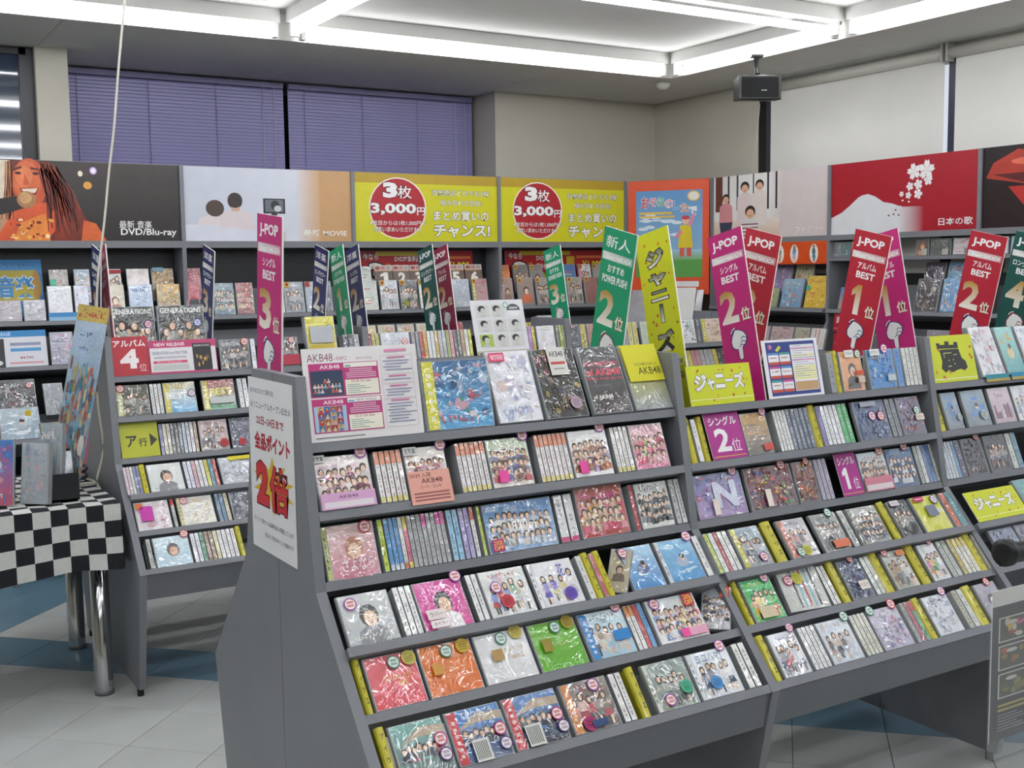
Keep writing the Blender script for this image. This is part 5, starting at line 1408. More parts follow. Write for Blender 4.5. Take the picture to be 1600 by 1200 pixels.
def hd_japan(g, W, H):
    F = lambda px, py: (W * (px - 1296) / 234.0, H * (366 - py) / 118.0)
    def pl(pts, c): g.P([F(*p) for p in pts], c)
    g.R(0, 0, W, H, '#a81226')
    yv = lambda px, py: (px, py + (px - 1296) * .075)
    pl([yv(*p) for p in ((1296, 338), (1315, 328), (1328, 317), (1343, 303), (1350, 299), (1360, 297), (1372, 301), (1386, 310), (1400, 312), (1415, 317), (1415, 372), (1296, 372))], '#dcdde0')
    xa, xb = F(1410, 0)[0], F(1450, 0)[0]
    c0, c1 = hx('#dcdde0'), hx('#a81226')
    g.P([(xa, 0), (xb, 0), (xb, F(1450, 327)[1]), (xa, F(1415, 326)[1])], [c0, c1, c1, c0])
    rng = random.Random(3)
    for px, py, r in ((1453, 262, 13), (1434, 264, 11), (1456, 278, 7), (1441, 284, 7), (1428, 287, 6), (1426, 301, 5), (1441, 299, 7), (1415, 299, 4)):
        a0 = rng.uniform(0, 1)
        cx, cy = F(px, py + (px - 1296) * .06)
        L = g.L + 1
        for k in range(5):
            t = a0 + k * 2 * PI / 5
            rr = r * W / 234
            ex, ey = cx + rr * .55 * math.cos(t), cy + rr * .55 * math.sin(t)
            ux, uy = math.cos(t), math.sin(t)
            g.P([(cx, cy), (ex - uy * rr * .36, ey + ux * rr * .36), (cx + ux * rr - uy * rr * .2, cy + uy * rr + ux * rr * .2), (cx + ux * rr * .85, cy + uy * rr * .85), (cx + ux * rr + uy * rr * .2, cy + uy * rr - ux * rr * .2), (ex + uy * rr * .36, ey - ux * rr * .36)], '#eae8e8', L)
        g.L = L
    for px, py in ((1417, 309), (1427, 311), (1414, 319), (1406, 324), (1403, 331), (1395, 333), (1411, 332)):
        x, y = F(px, py + (px - 1296) * .06); g.E(x, y, W * .008, W * .005, '#eae8e8' if py < 322 else '#7a4a50', 7)
    a = F(1473, 359); g.T('日本の歌', a[0], a[1] , W * 50 / 234, H * 12 / 118, '#f0ecec', bold=.012)
def hd_lips(g, W, H):
    g.grad(0, 0, W, H, '#241012', '#16080a')
    g.P([(W * .02, H * .62), (W * .06, H * .80), (W * .2, H * .95), (W * .3, H * .90), (W * .42, H * .98), (W * .62, H * .82), (W * .8, H * .6), (W * .5, H * .56), (W * .25, H * .52)], '#b03828')
    g.P([(W * .15, H * .50), (W * .3, H * .50), (W * .6, H * .52), (W * .8, H * .56), (W * .66, H * .2), (W * .46, H * .06), (W * .28, H * .16)], '#b82a24')
    g.P([(W * .06, H * .66), (W * .3, H * .66), (W * .7, H * .66), (W * .5, H * .57), (W * .25, H * .53)], '#5a1414'); g.E(W * .3, H * .8, W * .14, H * .05, '#d86a50', 14); g.E(W * .42, H * .3, W * .1, H * .06, '#d85a48', 14)

# ------------------------------------------------------------------ display unit along the back wall
UY = 6.23
UX = [.766, 1.763, 2.763, 3.763, 4.763]
DKG = '#1d1e22'
def wall_unit(root, xs, prof, tiers, arts, tm):
    """xs along the wall; prof = divider outline in (depth from front, z); tm maps local (x, y, z) to world"""
    def put(g, name, m='rack_paint'):
        o = g.build(name, m); o.matrix_basis = tm; return adopt(o, root)
    for k, x in enumerate(xs):
        g = G(); g.prism(prof, x - .011, x + .011, GREY); put(g, 'divider')
    for i, (a, b) in enumerate(zip(xs, xs[1:])):
        a, b = a + .011, b - .011
        g = G(); g.box(a, b, .165, .178, 0, 2.05, DKG); put(g, 'back_panel')
        g = G(); g.box(a, b, .0, .165, 1.62, 1.655, GREY); put(g, 'header_shelf')
        g = G(); g.box(a, b, .012, .03, 1.655, 2.062, '#8a8a88'); hp = put(g, 'header_panel')
        W, H = b - a, 2.060 - 1.657
        p = G(W, H); arts[i](p, W, H)
        o = p.build('print', 'photo_print' if arts[i] in (hd_singer,) else 'board_print', hp); o.matrix_basis = TR((a + b) / 2, .0117, 1.657)
        for (y, z, lean, depth) in tiers:
            s, c = math.sin(math.radians(lean)), math.cos(math.radians(lean))
            g = G(); g.prism([(y, z), (y + .022 * s, z + .022 * c), (y + .022 * s + depth * c, z + .022 * c - depth * s), (y + depth * c, z - depth * s)], a, b, GREY); put(g, 'shelf')
            g = G(); g.prism([(y + depth * c, z - depth * s), (y + depth * c + .012, z - depth * s), (y + depth * c + .012 + .1 * s, z - depth * s + .20), (y + depth * c + .1 * s, z - depth * s + .20)], a, b, GREY2); put(g, 'shelf_back')
PROF = [(0, 2.064), (.178, 2.064), (.178, 0), (-.45, 0), (-.45, .32), (-.30, .55), (-.10, .95), (0, 1.15)]
WT = [(-.03, 1.228, 12, .17), (-.10, 1.005, 14, .18), (-.26, .66, 28, .18), (-.42, .36, 34, .2)]
bu = empty('wall_display_unit', (2.76, UY, 0)); tag(bu, 'grey display unit along the back wall with four picture headers', 'display unit')
wall_unit(bu, UX, PROF, WT, [hd_singer, hd_movie, hd_three, hd_three], TR(0, UY, 0))
su = empty('wall_display_unit', (5.11, 4.2, 0)); tag(su, 'grey display unit along the side wall under the roller blinds', 'display unit')
# local x runs from the corner towards the camera (world -Y)
SX = [0, 1.015, 2.020, 3.02]
SY0 = 5.763
PROF2 = [(0, 2.06), (.23, 2.06), (.23, 0), (-.45, 0), (-.45, .32), (-.30, .55), (-.10, .95), (0, 1.15)]
def su_unit():
    tm = TR(5.11, SY0, 0) @ WALLR
    def put(g, name, m='rack_paint', par=None):
        o = g.build(name, m); o.matrix_basis = tm; return adopt(o, su)
    for x in SX:
        g = G(); g.prism(PROF2, x - .011, x + .011, GREY); put(g, 'divider')
    for i, (a, b, art) in enumerate(zip(SX, SX[1:], (hd_family, hd_japan, hd_lips))):
        a, b = a + .011, b - .011
        g = G(); g.box(a, b, .215, .23, 0, 2.05, DKG); put(g, 'back_panel')
        g = G(); g.box(a, b, 0, .215, 1.625, 1.655, GREY); put(g, 'header_shelf')
        g = G(); g.box(a, b, .012, .03, 1.655, 2.06, '#8a8a88'); hp = put(g, 'header_panel')
        p = G(b - a, .403); art(p, b - a, .403)
        o = p.build('print', 'photo_print' if i == 2 else 'board_print', hp); o.matrix_basis = TR((a + b) / 2, .0117, 1.657)
        if i == 0:
            g = G(); g.box(a, b, .0, .012, 1.49, 1.625, '#d8501c'); sp_ = put(g, 'orange_strip', 'board_print')
            for fx, c1, c2 in ((.44, '#d87a4a', '#8a5a3a'), (.62, '#4a7a5a', '#d8a080'), (.74, '#6a90d0', '#c8b0d8'), (.9, '#2a6a80', '#5a8aa0')):
                p = G(0, .135); rng = random.Random(fx)
                p.E(0, .063, .034, .056, '#efe8e0', 14); standing(p, 0, .014, .10, c1, c2, rng, p.L + 1)
                o = p.build('figure_print', 'photo_print', sp_); o.matrix_basis = TR(a + (b - a) * fx, -.0005, 1.49)
        else:
            g = G(); g.box(a, b, .0, .2, 1.505, 1.525, GREY); put(g, 'shelf')
        for (y, z, lean, depth) in ((-.03, 1.205, 14, .17), (-.10, .965, 14, .17), (-.26, .64, 28, .18), (-.42, .36, 34, .2)):
            s, c = math.sin(math.radians(lean)), math.cos(math.radians(lean))
            g = G(); g.prism([(y, z), (y + .022 * s, z + .022 * c), (y + .022 * s + depth * c, z + .022 * c - depth * s), (y + depth * c, z - depth * s)], a, b, GREY); put(g, 'shelf')
            g = G(); g.prism([(y + depth * c, z - depth * s), (y + depth * c + .012, z - depth * s), (y + depth * c + .05, z - depth * s + .20), (y + depth * c + .04, z - depth * s + .20)], a, b, GREY2); put(g, 'shelf_back')
su_unit()
# corner unit with the orange board
CA, CB = Vector((4.775, 6.222)), Vector((5.100, 5.775))
CRZ = math.atan2(CB.y - CA.y, CB.x - CA.x)
CW = (CB - CA).length
ctm = TR(CA.x, CA.y, 0) @ RZ(CRZ)
cu = empty('corner_unit', mtx=ctm); tag(cu, 'orange corner display board with a children show poster', 'display unit')
g = G(); g.cbox(0, CW, .0, .03, 1.30, 2.06, '#de4f1c', .004); g.build('orange_board', 'board_print', cu)
p = G(CW, .74); hd_kids(p, CW, .74); o = p.build('poster', 'board_print', cu); o.matrix_basis = TR(CW / 2, -.001, 1.31)
g = G(); g.prism([(-.16, 1.08), (-.15, 1.08), (.0, 1.33), (-.01, 1.33)], .03, CW - .03, '#a4a4a8'); g.build('acrylic_tray', 'case_plastic', cu)
g = G(); g.box(0, CW, -.18, .03, 1.05, 1.075, GREY); g.build('shelf', 'rack_paint', cu)
g = G(); g.box(0, CW, -.02, .03, 0, 1.05, GREY2); g.build('base_panel', 'rack_paint', cu)
g = G(); g.prism([(-.138, 1.125), (-.1355, 1.125), (-.022, 1.345), (-.0245, 1.345)], CW * .52, CW * .86, '#dcdcda')
tag(g.build('paper_sheet', 'paper', None, ctm), 'blank white paper sheet on the corner tray', 'paper')
# ------------------------------------------------------------------ goods on the back wall unit
def brow(y, z, lean, items, tier, rowname):
    n = 0
    for x0, x1, look, style, pal, *o in items:
        n += 1
        o = dict(o[0]) if o else {}
        X0, X1 = solve(x0, 0, (0, y, z)), solve(x1, 0, (0, y, z))
        h = o.pop('h', .18)
        o.setdefault('d', .016)
        face_case(look, ', %s from window end, %s, back wall unit' % (ORD[n - 1], rowname), ((X0 + X1) / 2, y + .004, z), o.pop('lean', lean), (X1 - X0) * .96, h, style=style, pal=pal, name='dvd_case', cat='DVD case', group='DVD cases on the back wall unit', **o)
def big_ongaku(g, W, H):
    pass
Y1, Z1 = UY - .022, 1.2505
OFF20 = '#d8c028'
def promo(c='#d0b428'):
    return [(.02, .82, .24, .16, c, [('', .2, .2, .6, .6, '#a83030')])]
# front line
brow(Y1, Z1, 12, [
    (-30, 37, 'silver boxed DVD at the far end', 'mix', '#a8a0a8 #c0b8c0 #c85a5a #e8e8e8 #8a8a9a', dict(h=.11)),
    (38, 74, 'silver DVD case on the blue stand', 'mix', '#b0b0b8 #c8c8d0 #f0f0f4 #8a8a94', dict(h=.11)),
    (77, 117, 'white crinkled DVD case', 'mix', '#d8dade #e4e6ea #c8ccd8 #f0f0f4 #d8c8d0'),
    (119, 143, 'white violet DVD case', 'mix', '#d0d4e4 #dce0f0 #8a8ac8 #f4f4f8'),
    (166, 199, 'cream DVD case with leaping figure', 'por', '#c8c0a8 #d4ccb4 #a8685a #6a3a34'),
    (204, 243, 'blue white star DVD case', 'mix', '#9ab0d0 #c8d8ec #e8f0f8 #4a6aa8 #d8e4f0'),
    (248, 286, 'gold glowing DVD case, red heart', 'mix', '#7a8a80 #d8a850 #e8c878 #b84a3a #f0e0a8'),
    (294, 316, 'crimson DVD case with grey inset', 'pln', '#a83a4c #b8465a', dict(cards=[(.2, .16, .7, .34, '#55585c', [])])),
    (336, 370, 'steel blue crowd DVD case', 'grp', '#5a7a90 #8a9aa4 #a8b0b4 #6a7a84 #c8c0a0'),
    (372, 400, 'red crowd DVD case', 'grp', '#8a4a4a #b06a68 #d8a0a0 #c84a4a #e0c8a0'),
    (438, 447, 'slim pale DVD case', 'pln', '#c8c8b8 #d8d8c8'),
    (447, 479, 'grey film DVD case, yellow tag', 'few', '#77808a #8a949e #5a6068 #6a7078', dict(cards=promo())),
    (480, 510, 'silver sea DVD case, red tag', 'sky', '#8a98a8 #a8b4c0 #e8ecf0 #c8d0d8', dict(cards=promo('#c04a38'))),
    (512, 522, 'slate DVD case half covered', 'mix', '#5a6878 #6a7888 #8a98a8'),
    (566, 594, 'red white hockey DVD case', 'txt', '#c8c8c0 #b8c0b8 #b84048 #d86a68 #8aa088'),
    (597, 626, 'pale grey DVD case, yellow tag', 'few', '#b8bcc4 #ccd0d8 #9a9ea8 #a8acb4', dict(cards=promo())),
    (628, 656, 'charcoal trio DVD case, yellow tag', 'few', '#4a4a4c #5a5a5c #77756a #8a887a', dict(cards=promo(), st=[('#a8a838', .3, .2)])),
    (658, 672, 'white paper DVD case, yellow tag', 'txt', '#dcdcd0 #e4e4dc #8a8a7a', dict(cards=promo())),
    (698, 710, 'dark blue DVD case, edge showing', 'mix', '#3a4a60 #4a5a70 #6a7a90'),
    (711, 738, 'silver blue DVD case', 'mix', '#a8b0bc #c0c8d4 #e8ecf4 #8a92a0'),
    (741, 766, 'pink cartoon DVD case, yellow tag', 'mix', '#c8a8a8 #b08a8a #d84a5a #e08a9a', dict(cards=promo(), obi='#c8c048')),
    (786, 806, 'warm portrait DVD case, yellow tag', 'por', '#9a8078 #b09488 #8a6a60 #3a2a28', dict(cards=promo())),
    (812, 838, 'orange dress DVD case, yellow tag', 'por', '#8a7a70 #a08c80 #d8683a #3a2a24', dict(cards=promo())),
    (841, 862, 'silver hall DVD case, yellow tag', 'few', '#8a8480 #a09a94 #77706a #b0a8a0', dict(cards=promo())),
    (890, 914, 'stone grey DVD case, yellow tag', 'few', '#9a9488 #a8a298 #77726a #88847a', dict(cards=promo())),
    (917, 938, 'rust red DVD case, yellow tag', 'pln', '#8a5a50 #9a6a60', dict(cards=promo())),
    (941, 962, 'olive DVD case, yellow tag', 'few', '#8a8a6a #9a9a7a #6a6a54', dict(cards=promo())),
], 0, 'front line')
# raised second line behind
Y2, Z2 = UY + .052, 1.335
brow(Y2, Z2, 12, [
    (80, 111, 'collage DVD case with mint patch', 'mix', '#a89a98 #b8b0a8 #6a8a7a #c84a5a #4a4a50 #8ac8b0', dict(cards=[(.04, .5, .3, .2, '#5ac0a0', [])])),
    (119, 145, 'faded group DVD case', 'grp', '#b8b0b8 #a8c0d0 #d0b0a0 #8a9ab0 #e0d8d8'),
    (164, 194, 'white red striped DVD case', 'few', '#dcd8d4 #e6e2de #5a3a3a #6a4a44 #4a4a50', dict(cards=[(.0, .86, 1, .1, '#c0303a', [])])),
    (201, 238, 'cream DVD case with pale print', 'mix', '#dcd4d0 #e4dcd8 #c8b0b8 #e8d8c8 #d8c8d8'),
    (240, 276, 'ochre DVD case, red heart sticker', 'pln', '#8a6a30 #a07a38', dict(st=[('#c83a44', .78, .34)], cards=[(.05, .9, .5, .12, '#8ab0c0', [])])),
    (290, 318, 'crimson folder DVD case', 'pln', '#a8384c #b44a5c'),
    (566, 585, 'red green festival DVD case', 'txt', '#c0c4bc #c8ccc4 #b03844 #8aa080'),
    (782, 801, 'orange red promotional case', 'txt', '#d88a38 #d8782e #b83030 #e0c040'),
    (806, 830, 'grey stage DVD case, yellow tag', 'few', '#6a6664 #77736f #55504e #8a5a50', dict(cards=promo())),
    (832, 853, 'dim orange DVD case, yellow tag', 'por', '#77706c #88807a #c86a48 #3a302c', dict(cards=promo())),
    (884, 904, 'blue promotional case, yellow words', 'txt', '#2a68a8 #3a78b8 #d0c848 #c84a3a'),
    (908, 928, 'pink white dancer DVD case', 'few', '#d8d0d0 #e0dada #3a3a40 #6a5a5a', dict(obi='#d84a9a', cards=promo())),
    (930, 948, 'grey woods DVD case, yellow tag', 'city', '#8a8a80 #a0a098 #5a6050 #6a6a5a', dict(cards=promo())),
], 0, 'raised line')
def ongaku(g, W, H):
    g.R(0, 0, W, H, '#2a86c4'); g.R(0, H * .3, W * .9, H * .52, '#b8a82e'); g.E(W * .9, H * .56, W * .07, H * .26, '#b8882e', 16)
    g.T('音楽', W * .28, H * .36, W * .58, H * .36, '#2f8fd0', bold=.03, out=.04, ocol='#d8e8f0')
    scribble(g, W * .2, H * .87, W * .7, H * .07, '#3a4a8a', random.Random(3), 14)
    g.R(0, 0, W, H * .26, '#2a86c4'); g.T('音楽', W * .6, H * .03, W * .2, H * .12, '#2f8fd0', bold=.03, out=.05, ocol='#d0c048')
X0, X1 = solve(-28, 0, (0, Y2 + .02, 1.27)), solve(73, 0, (0, Y2 + .02, 1.27))
card('display_card', 'blue and gold stand card with large white edged lettering', ((X0 + X1) / 2, Y2 + .045, 1.26), 12, X1 - X0, .31, ongaku, thick=.006)
X0, X1 = solve(77, 0, (0, Y1 - .004, Z1)), solve(143, 0, (0, Y1 - .004, Z1))
card('shelf_strip', 'blue shelf strip below two white cases, back wall', ((X0 + X1) / 2, Y1 - .004, Z1 - .002), 12, X1 - X0, .042, lambda g, W, H: (g.R(0, 0, W, H, '#8ab8d8'), g.R(0, H * .45, W, H * .55, '#2a86c4')))
def thousand(g, W, H):
    g.R(0, 0, W, H, '#b01c24'); g.R(W * .14, H * .88, W * .5, H * .1, '#c8b428')
    g.T('今なら', W * .03, H * .78, W * .13, H * .16, '#f0e8e4', bold=.02, out=.03, ocol='#3a1010'); g.T('3', W * .08, H * .22, W * .13, H * .5, '#f4f0ec', bold=.06, out=.05, ocol='#181010')
    g.T('枚', W * .22, H * .4, W * .06, H * .3, '#e8d040', bold=.02); g.T('DVD対象商品', W * .30, H * .74, W * .22, H * .14, '#f0e8e4', bold=.02); g.T('組み合わせ自由', W * .30, H * .54, W * .24, H * .14, '#f0e8e4', bold=.02)
    g.E(W * .36, H * .32, W * .05, H * .16, '#181010', 14); g.E(W * .36, H * .32, W * .042, H * .14, '#b0b03a', 14); g.E(W * .5, H * .32, W * .05, H * .16, '#181010', 14); g.E(W * .5, H * .32, W * .042, H * .14, '#b0b03a', 14)
    g.T('¥1,000', W * .76, H * .48, W * .21, H * .26, '#ecd834', bold=.03, out=.05, ocol='#3a1010')
    g.R(W * .70, H * .8, W * .28, H * .06, '#d87a40'); g.R(W * .6, H * .55, W * .08, H * .3, '#c8a828')
for x0, x1, lab in ((562, 739, 'red three-disc offer board above the numbered cards'), (790, 946, 'red three-disc offer board nearest the corner unit')):
    X0, X1 = solve(x0, 0, (0, 6.37, 1.5)), solve(x1, 0, (0, 6.37, 1.5))
    card('offer_board', lab, ((X0 + X1) / 2, 6.375, 1.34), 0, X1 - X0, .265, thousand, thick=.006)
def numcard(n):
    def art(g, W, H):
        g.R(0, 0, W, H, '#6e5c54'); g.R(0, H * .82, W, H * .18, '#d8d0c8'); g.R(0, H * .79, W, H * .03, '#c88a4a', g.L)
        L = g.L + 1
        for k in range(3): g.R(W * (.06 + .3 * k), H * .85, W * .25, H * .11, ('#b05048', '#d08a84', '#b8a8a4')[k], L)
        g.L = L
        g.T(str(n), W * .3, H * .38, W * .44, H * .38, '#eeeade', bold=.05)
    return art
for i, (x0, x1) in enumerate(((589, 618), (618, 645), (645, 671), (671, 695), (702, 730), (731, 758))):
    X0, X1 = solve(x0, 0, (0, Y2, Z2)), solve(x1, 0, (0, Y2, Z2))
    card('number_card', 'brown number card, figure %s, below the red offer board' % ('one', 'two', 'three', 'four', 'five', 'six')[i], ((X0 + X1) / 2, Y2 + .004, Z2), 12, (X1 - X0) * .96, .185, numcard(i + 1), cat='card', group='numbered film cards')
# second shelf
Y3, Z3 = UY - .092, 1.0275
def newrel2(g, W, H):
    g.R(0, 0, W, H, '#dcdce4'); g.R(0, H * .82, W, H * .18, '#2a86c4'); g.T('NEW RELEASE', W * .12, H * .86, W * .4, H * .1, '#b8d8f0', bold=.02)
    g.R(0, 0, W * .42, H * .78, '#26282e'); g.E(W * .28, H * .4, W * .07, H * .3, '#b89a8a', 10); g.E(W * .3, H * .12, W * .09, H * .08, '#d8d8d8', 10)
    g.R(W * .5, H * .58, W * .42, H * .08, '#8a94b0'); g.R(W * .5, H * .42, W * .42, H * .09, '#4a9ad0'); g.T('¥4,700', W * .62, H * .2, W * .18, H * .08, '#b04a58', bold=.02); g.R(W * .48, H * .08, W * .46, H * .05, '#d89aa0')
X0, X1 = solve(-40, 0, (0, Y3, Z3)), solve(76, 0, (0, Y3, Z3))
card('display_card', 'blue headed new release card on the back wall unit', ((X0 + X1) / 2, Y3, Z3), 14, X1 - X0, .185, newrel2)
brow(Y3, Z3, 14, [
    (81, 119, 'violet silver bagged case', 'mix', '#8a88a0 #a8a8bc #e8e8f0 #c85a6a #6a6a88', dict(h=.17)),
    (121, 150, 'pale blue bagged case', 'mix', '#a8b8d0 #c8d4e4 #e8eef4', dict(h=.17)),
    (574, 592, 'orange wave case, low shelf', 'sky', '#c88a3a #d8c8a8 #e0a848 #f0e8d8', dict(h=.14)),
    (594, 622, 'first yellow tag case, low shelf', 'txt', '#b8a88a #c8c0a8 #c04a4a #d8c848', dict(h=.14, st=[('r', .6, .8)])),
    (624, 652, 'second yellow tag case, low shelf', 'txt', '#b0a08a #c0b8a8 #c04a4a #d8c848', dict(h=.14, st=[('r', .56, .8)])),
    (654, 674, 'third yellow tag case, low shelf', 'txt', '#b8a88a #c8c0a8 #c04a4a #d8c848', dict(h=.14)),
    (707, 728, 'red lettered case, low shelf', 'txt', '#a83a3a #b04844 #e0a848 #8a90a0', dict(h=.14)),
    (820, 842, 'yellow striped case, low shelf', 'str', '#c8a828 #d8b838 #e8e4d0 #5a4a1a #e8e4d0 #5a4a1a', dict(h=.12)),
    (844, 872, 'white box with red mark', 'pln', '#c4c6c8 #d4d6d8', dict(h=.16, d=.05, st=[('#a83a4a', .5, .62)])),
], 1, 'low shelf')
# slanted lower shelf beside the table
Y4, Z4 = UY - .26 + .012, .6805
brow(Y4 + .09, Z4 + .10, 24, [
    (-4, 62, 'dark bagged set, white dot', 'mix', '#3a3a40 #55565c #d8dce0 #2a2a30 #8a4a50', dict(h=.20, st=[('r', .84, .82)])),
    (72, 104, 'framed grey picture case', 'pln', '#8a8e94 #9aa0a8', dict(h=.17)),
    (118, 150, 'white flowery bagged case', 'mix', '#d0d0da #dcdce4 #d89a6a #e8e8f0 #a8889a', dict(h=.2)),
], 2, 'back of slanted shelf')
brow(Y4, Z4, 28, [
    (2, 68, 'pale landscape case, yellow dot', 'sky', '#8aa0b0 #b8c8d4 #dce4ec #a8b8c4', dict(h=.17, st=[('#d8b828', .72, .8)])),
    (102, 146, 'white framed pink emblem case', 'mix', '#4a3a5a #5a4a64 #e0b0a0 #c85a78 #d8a898', dict(h=.17, st=[('g', .84, .86)])),
    (149, 172, 'lime patterned case', 'mix', '#c8c8a0 #d0d0b0 #a8b848 #e0d8c8', dict(h=.17)),
], 2, 'front of slanted shelf')
X0, X1 = solve(139, 0, (0, 5.95, .55)), solve(182, 0, (0, 5.95, .55))
card('red_panel', 'dull red display panel standing low behind the table', ((X0 + X1) / 2, 5.82, .40), 24, .26, .34, lambda g, W, H: g.R(0, 0, W, H, '#8a3444'), cat='panel')

# ------------------------------------------------------------------ goods on the side wall unit
SF = 5.11
def srow(xf, z, lean, items, rowname, y_lo=None):
    n = 0
    for x0, x1, look, style, pal, *o in items:
        n += 1
        o = dict(o[0]) if o else {}
        A, B = solve(x0, 1, (xf, 0, z)), solve(x1, 1, (xf, 0, z))
        h = o.pop('h', .18); o.setdefault('d', .016)
        face_case(look, ', %s from corner, %s, side wall unit' % (ORD[n - 1], rowname), (xf + .004, (A + B) / 2, z), o.pop('lean', lean), abs(A - B) * .96, h, style=style, pal=pal, rz=-PI / 2, name='dvd_case', cat='DVD case', group='cases on the side wall unit', **o)
srow(SF - .02, 1.2275, 14, [
    (1150, 1177, 'pale film case half hidden', 'mix', '#b0a8c0 #c0b8cc #8a88a8 #d8c8d8'),
    (1179, 1212, 'green small case', 'mix', '#8aa06a #a8b888 #c8783a #d8d0a8', dict(h=.12)),
    (1216, 1249, 'blue cartoon case, tall', 'mix', '#6a9ac0 #8ab0d0 #d87a5a #e8d8a8 #4a7aa8 #c8e0f0'),
    (1253, 1288, 'yellow toy package', 'mix', '#d8b030 #e0c048 #d86a3a #e8d860 #c8483a #f0e090', dict(h=.2, d=.04, st=[('#4ac0a8', .1, .62)])),
    (1307, 1331, 'blue green fruit case', 'sky', '#b89080 #2a7ab8 #6ac088 #4a90c8', dict(h=.13)),
    (1425, 1462, 'dark crinkled case', 'mix', '#4a4648 #5a5658 #c8c0b8 #77706c #e8e4e0'),
    (1437 + 28, 1496, 'blue folk song case', 'mix', '#5a90c0 #7aa8d0 #d86a5a #e8c858 #c8e0f0'),
    (1497, 1512, 'pale silver case', 'mix', '#b8bcc4 #ccd0d8 #e8eaf0'),
    (1560, 1590, 'pink picture case', 'mix', '#d0a0b0 #d8b0c0 #e8d8e0 #b86a88'),
    (1593, 1630, 'white blue case', 'mix', '#c8d4e4 #d8e0ec #5a80b8 #e8f0f8'),
], 'front line')
srow(SF + .045, 1.315, 14, [
    (1196, 1232, 'violet fairy case', 'mix', '#8a7ab0 #a090c0 #c8a8d0 #5a80b8 #d8c0d8'),
    (1236, 1266, 'cream case with blue figures', 'mix', '#c8b898 #d0c8a8 #4a80a8 #6a9a78 #c04a4a'),
    (1317, 1336, 'blue case, raised line', 'sky', '#5a9ac0 #2a72b0 #6ac088 #4a90c8', dict(h=.13)),
    (1437, 1470, 'dark violet crinkled case', 'mix', '#4a4250 #5a5260 #a898a8 #77686c'),
    (1473, 1514, 'light blue peach case', 'mix', '#6aa0c8 #88b8d8 #d86a5a #e8c858 #3a3a44'),
    (1566, 1590, 'orange photo case', 'mix', '#c88a5a #d8a078 #8a4a3a #f0e0d0'),
], 'raised line')
srow(SF + .03, 1.527, 4, [
    (1299, 1313, 'grey white labelled case', 'mix', '#8a9098 #9aa0a8 #d8d8d4 #77808a', dict(h=.088)),
    (1313, 1327, 'teal labelled case', 'mix', '#5a8088 #6a9098 #d8d8d4 #8a7a70', dict(h=.088)),
    (1328, 1347, 'pale orange labelled case', 'mix', '#b8a090 #c8b0a0 #e0dcd4', dict(h=.088)),
    (1429, 1450, 'brown flower case', 'por', '#6a5a50 #77685c #c87a48 #c87a48', dict(h=.088, cards=[(.5, .0, .45, .4, '#b0b0a8', [])])),
    (1452, 1485, 'grey green blossom case', 'mix', '#5a605a #6a706a #a8b098 #77807a', dict(h=.088, cards=[(.62, .0, .3, .36, '#b0b0a8', [])])),
    (1487, 1519, 'white pink flower case', 'mix', '#d8d0d0 #e0d8d8 #d878a8 #c85a98 #e0d8d8', dict(h=.088, cards=[(.62, .05, .34, .34, '#8a8a84', [])])),
    (1540, 1575, 'white case with blue lines', 'txt', '#d0dce8 #dce6f0 #5a90c8 #3a60a8', dict(h=.088)),
    (1577, 1612, 'pale blue case, top shelf', 'txt', '#b8d0e4 #c8dcec #5a90c8', dict(h=.088)),
], 'top shelf')
def enka(g, W, H):
    g.R(0, 0, W, H, '#a81c30'); g.T('演歌歌謡', W * .1, H * .45, W * .8, H * .42, '#e8dcdc', bold=.03); g.R(W * .05, H * .16, W * .9, H * .03, '#e0c8c8')
def natsu(g, W, H):
    g.R(0, 0, W, H, '#a81c30'); g.T('なつかしの', W * .1, H * .62, W * .8, H * .26, '#e8dcdc', bold=.02); g.T('日本の歌', W * .08, H * .15, W * .84, H * .38, '#e8dcdc', bold=.03)
for k, (x0, x1, z, art, lab) in enumerate(((1301, 1335, 1.10, enka, 'red genre card with white lettering, upper, side wall'), (1300, 1336, 0.99, natsu, 'red genre card with white lettering, lower, side wall'))):
    A, B = solve(x0, 1, (5.07, 0, z)), solve(x1, 1, (5.07, 0, z))
    card('genre_card', lab, (5.07, (A + B) / 2, z), 8, abs(A - B), .10, art, rz=-PI / 2)
srow(SF - .09, .9875, 14, [
    (1172, 1198, 'pink grey small case', 'mix', '#b0a0a8 #c0b0b8 #8a6a78 #e0d0d4', dict(h=.13)),
    (1199, 1235, 'rosy animal case', 'mix', '#b8a0a0 #c8b0b0 #a85a68 #e0d0d0 #77606a', dict(h=.13)),
    (1236, 1260, 'moss rose case', 'mix', '#a8a898 #b8b8a8 #b85a5a #77806a', dict(h=.13)),
    (1261, 1285, 'white crimson striped case', 'str', '#d0c8c8 #d8d0d0 #b83a4a #e0d8d8 #b83a4a', dict(h=.13)),
    (1440, 1475, 'smoky bagged case', 'mix', '#77707a #8a848c #d0c8d0 #a890a0', dict(h=.15)),
    (1478, 1500, 'white pink bagged case', 'mix', '#c8c4c8 #d8d4d8 #d86a8a', dict(h=.15)),
    (1546, 1570, 'red white lettered case', 'txt', '#a82c3a #b03844 #f0e4e4 #d8a838', dict(h=.15)),
], 'low shelf')
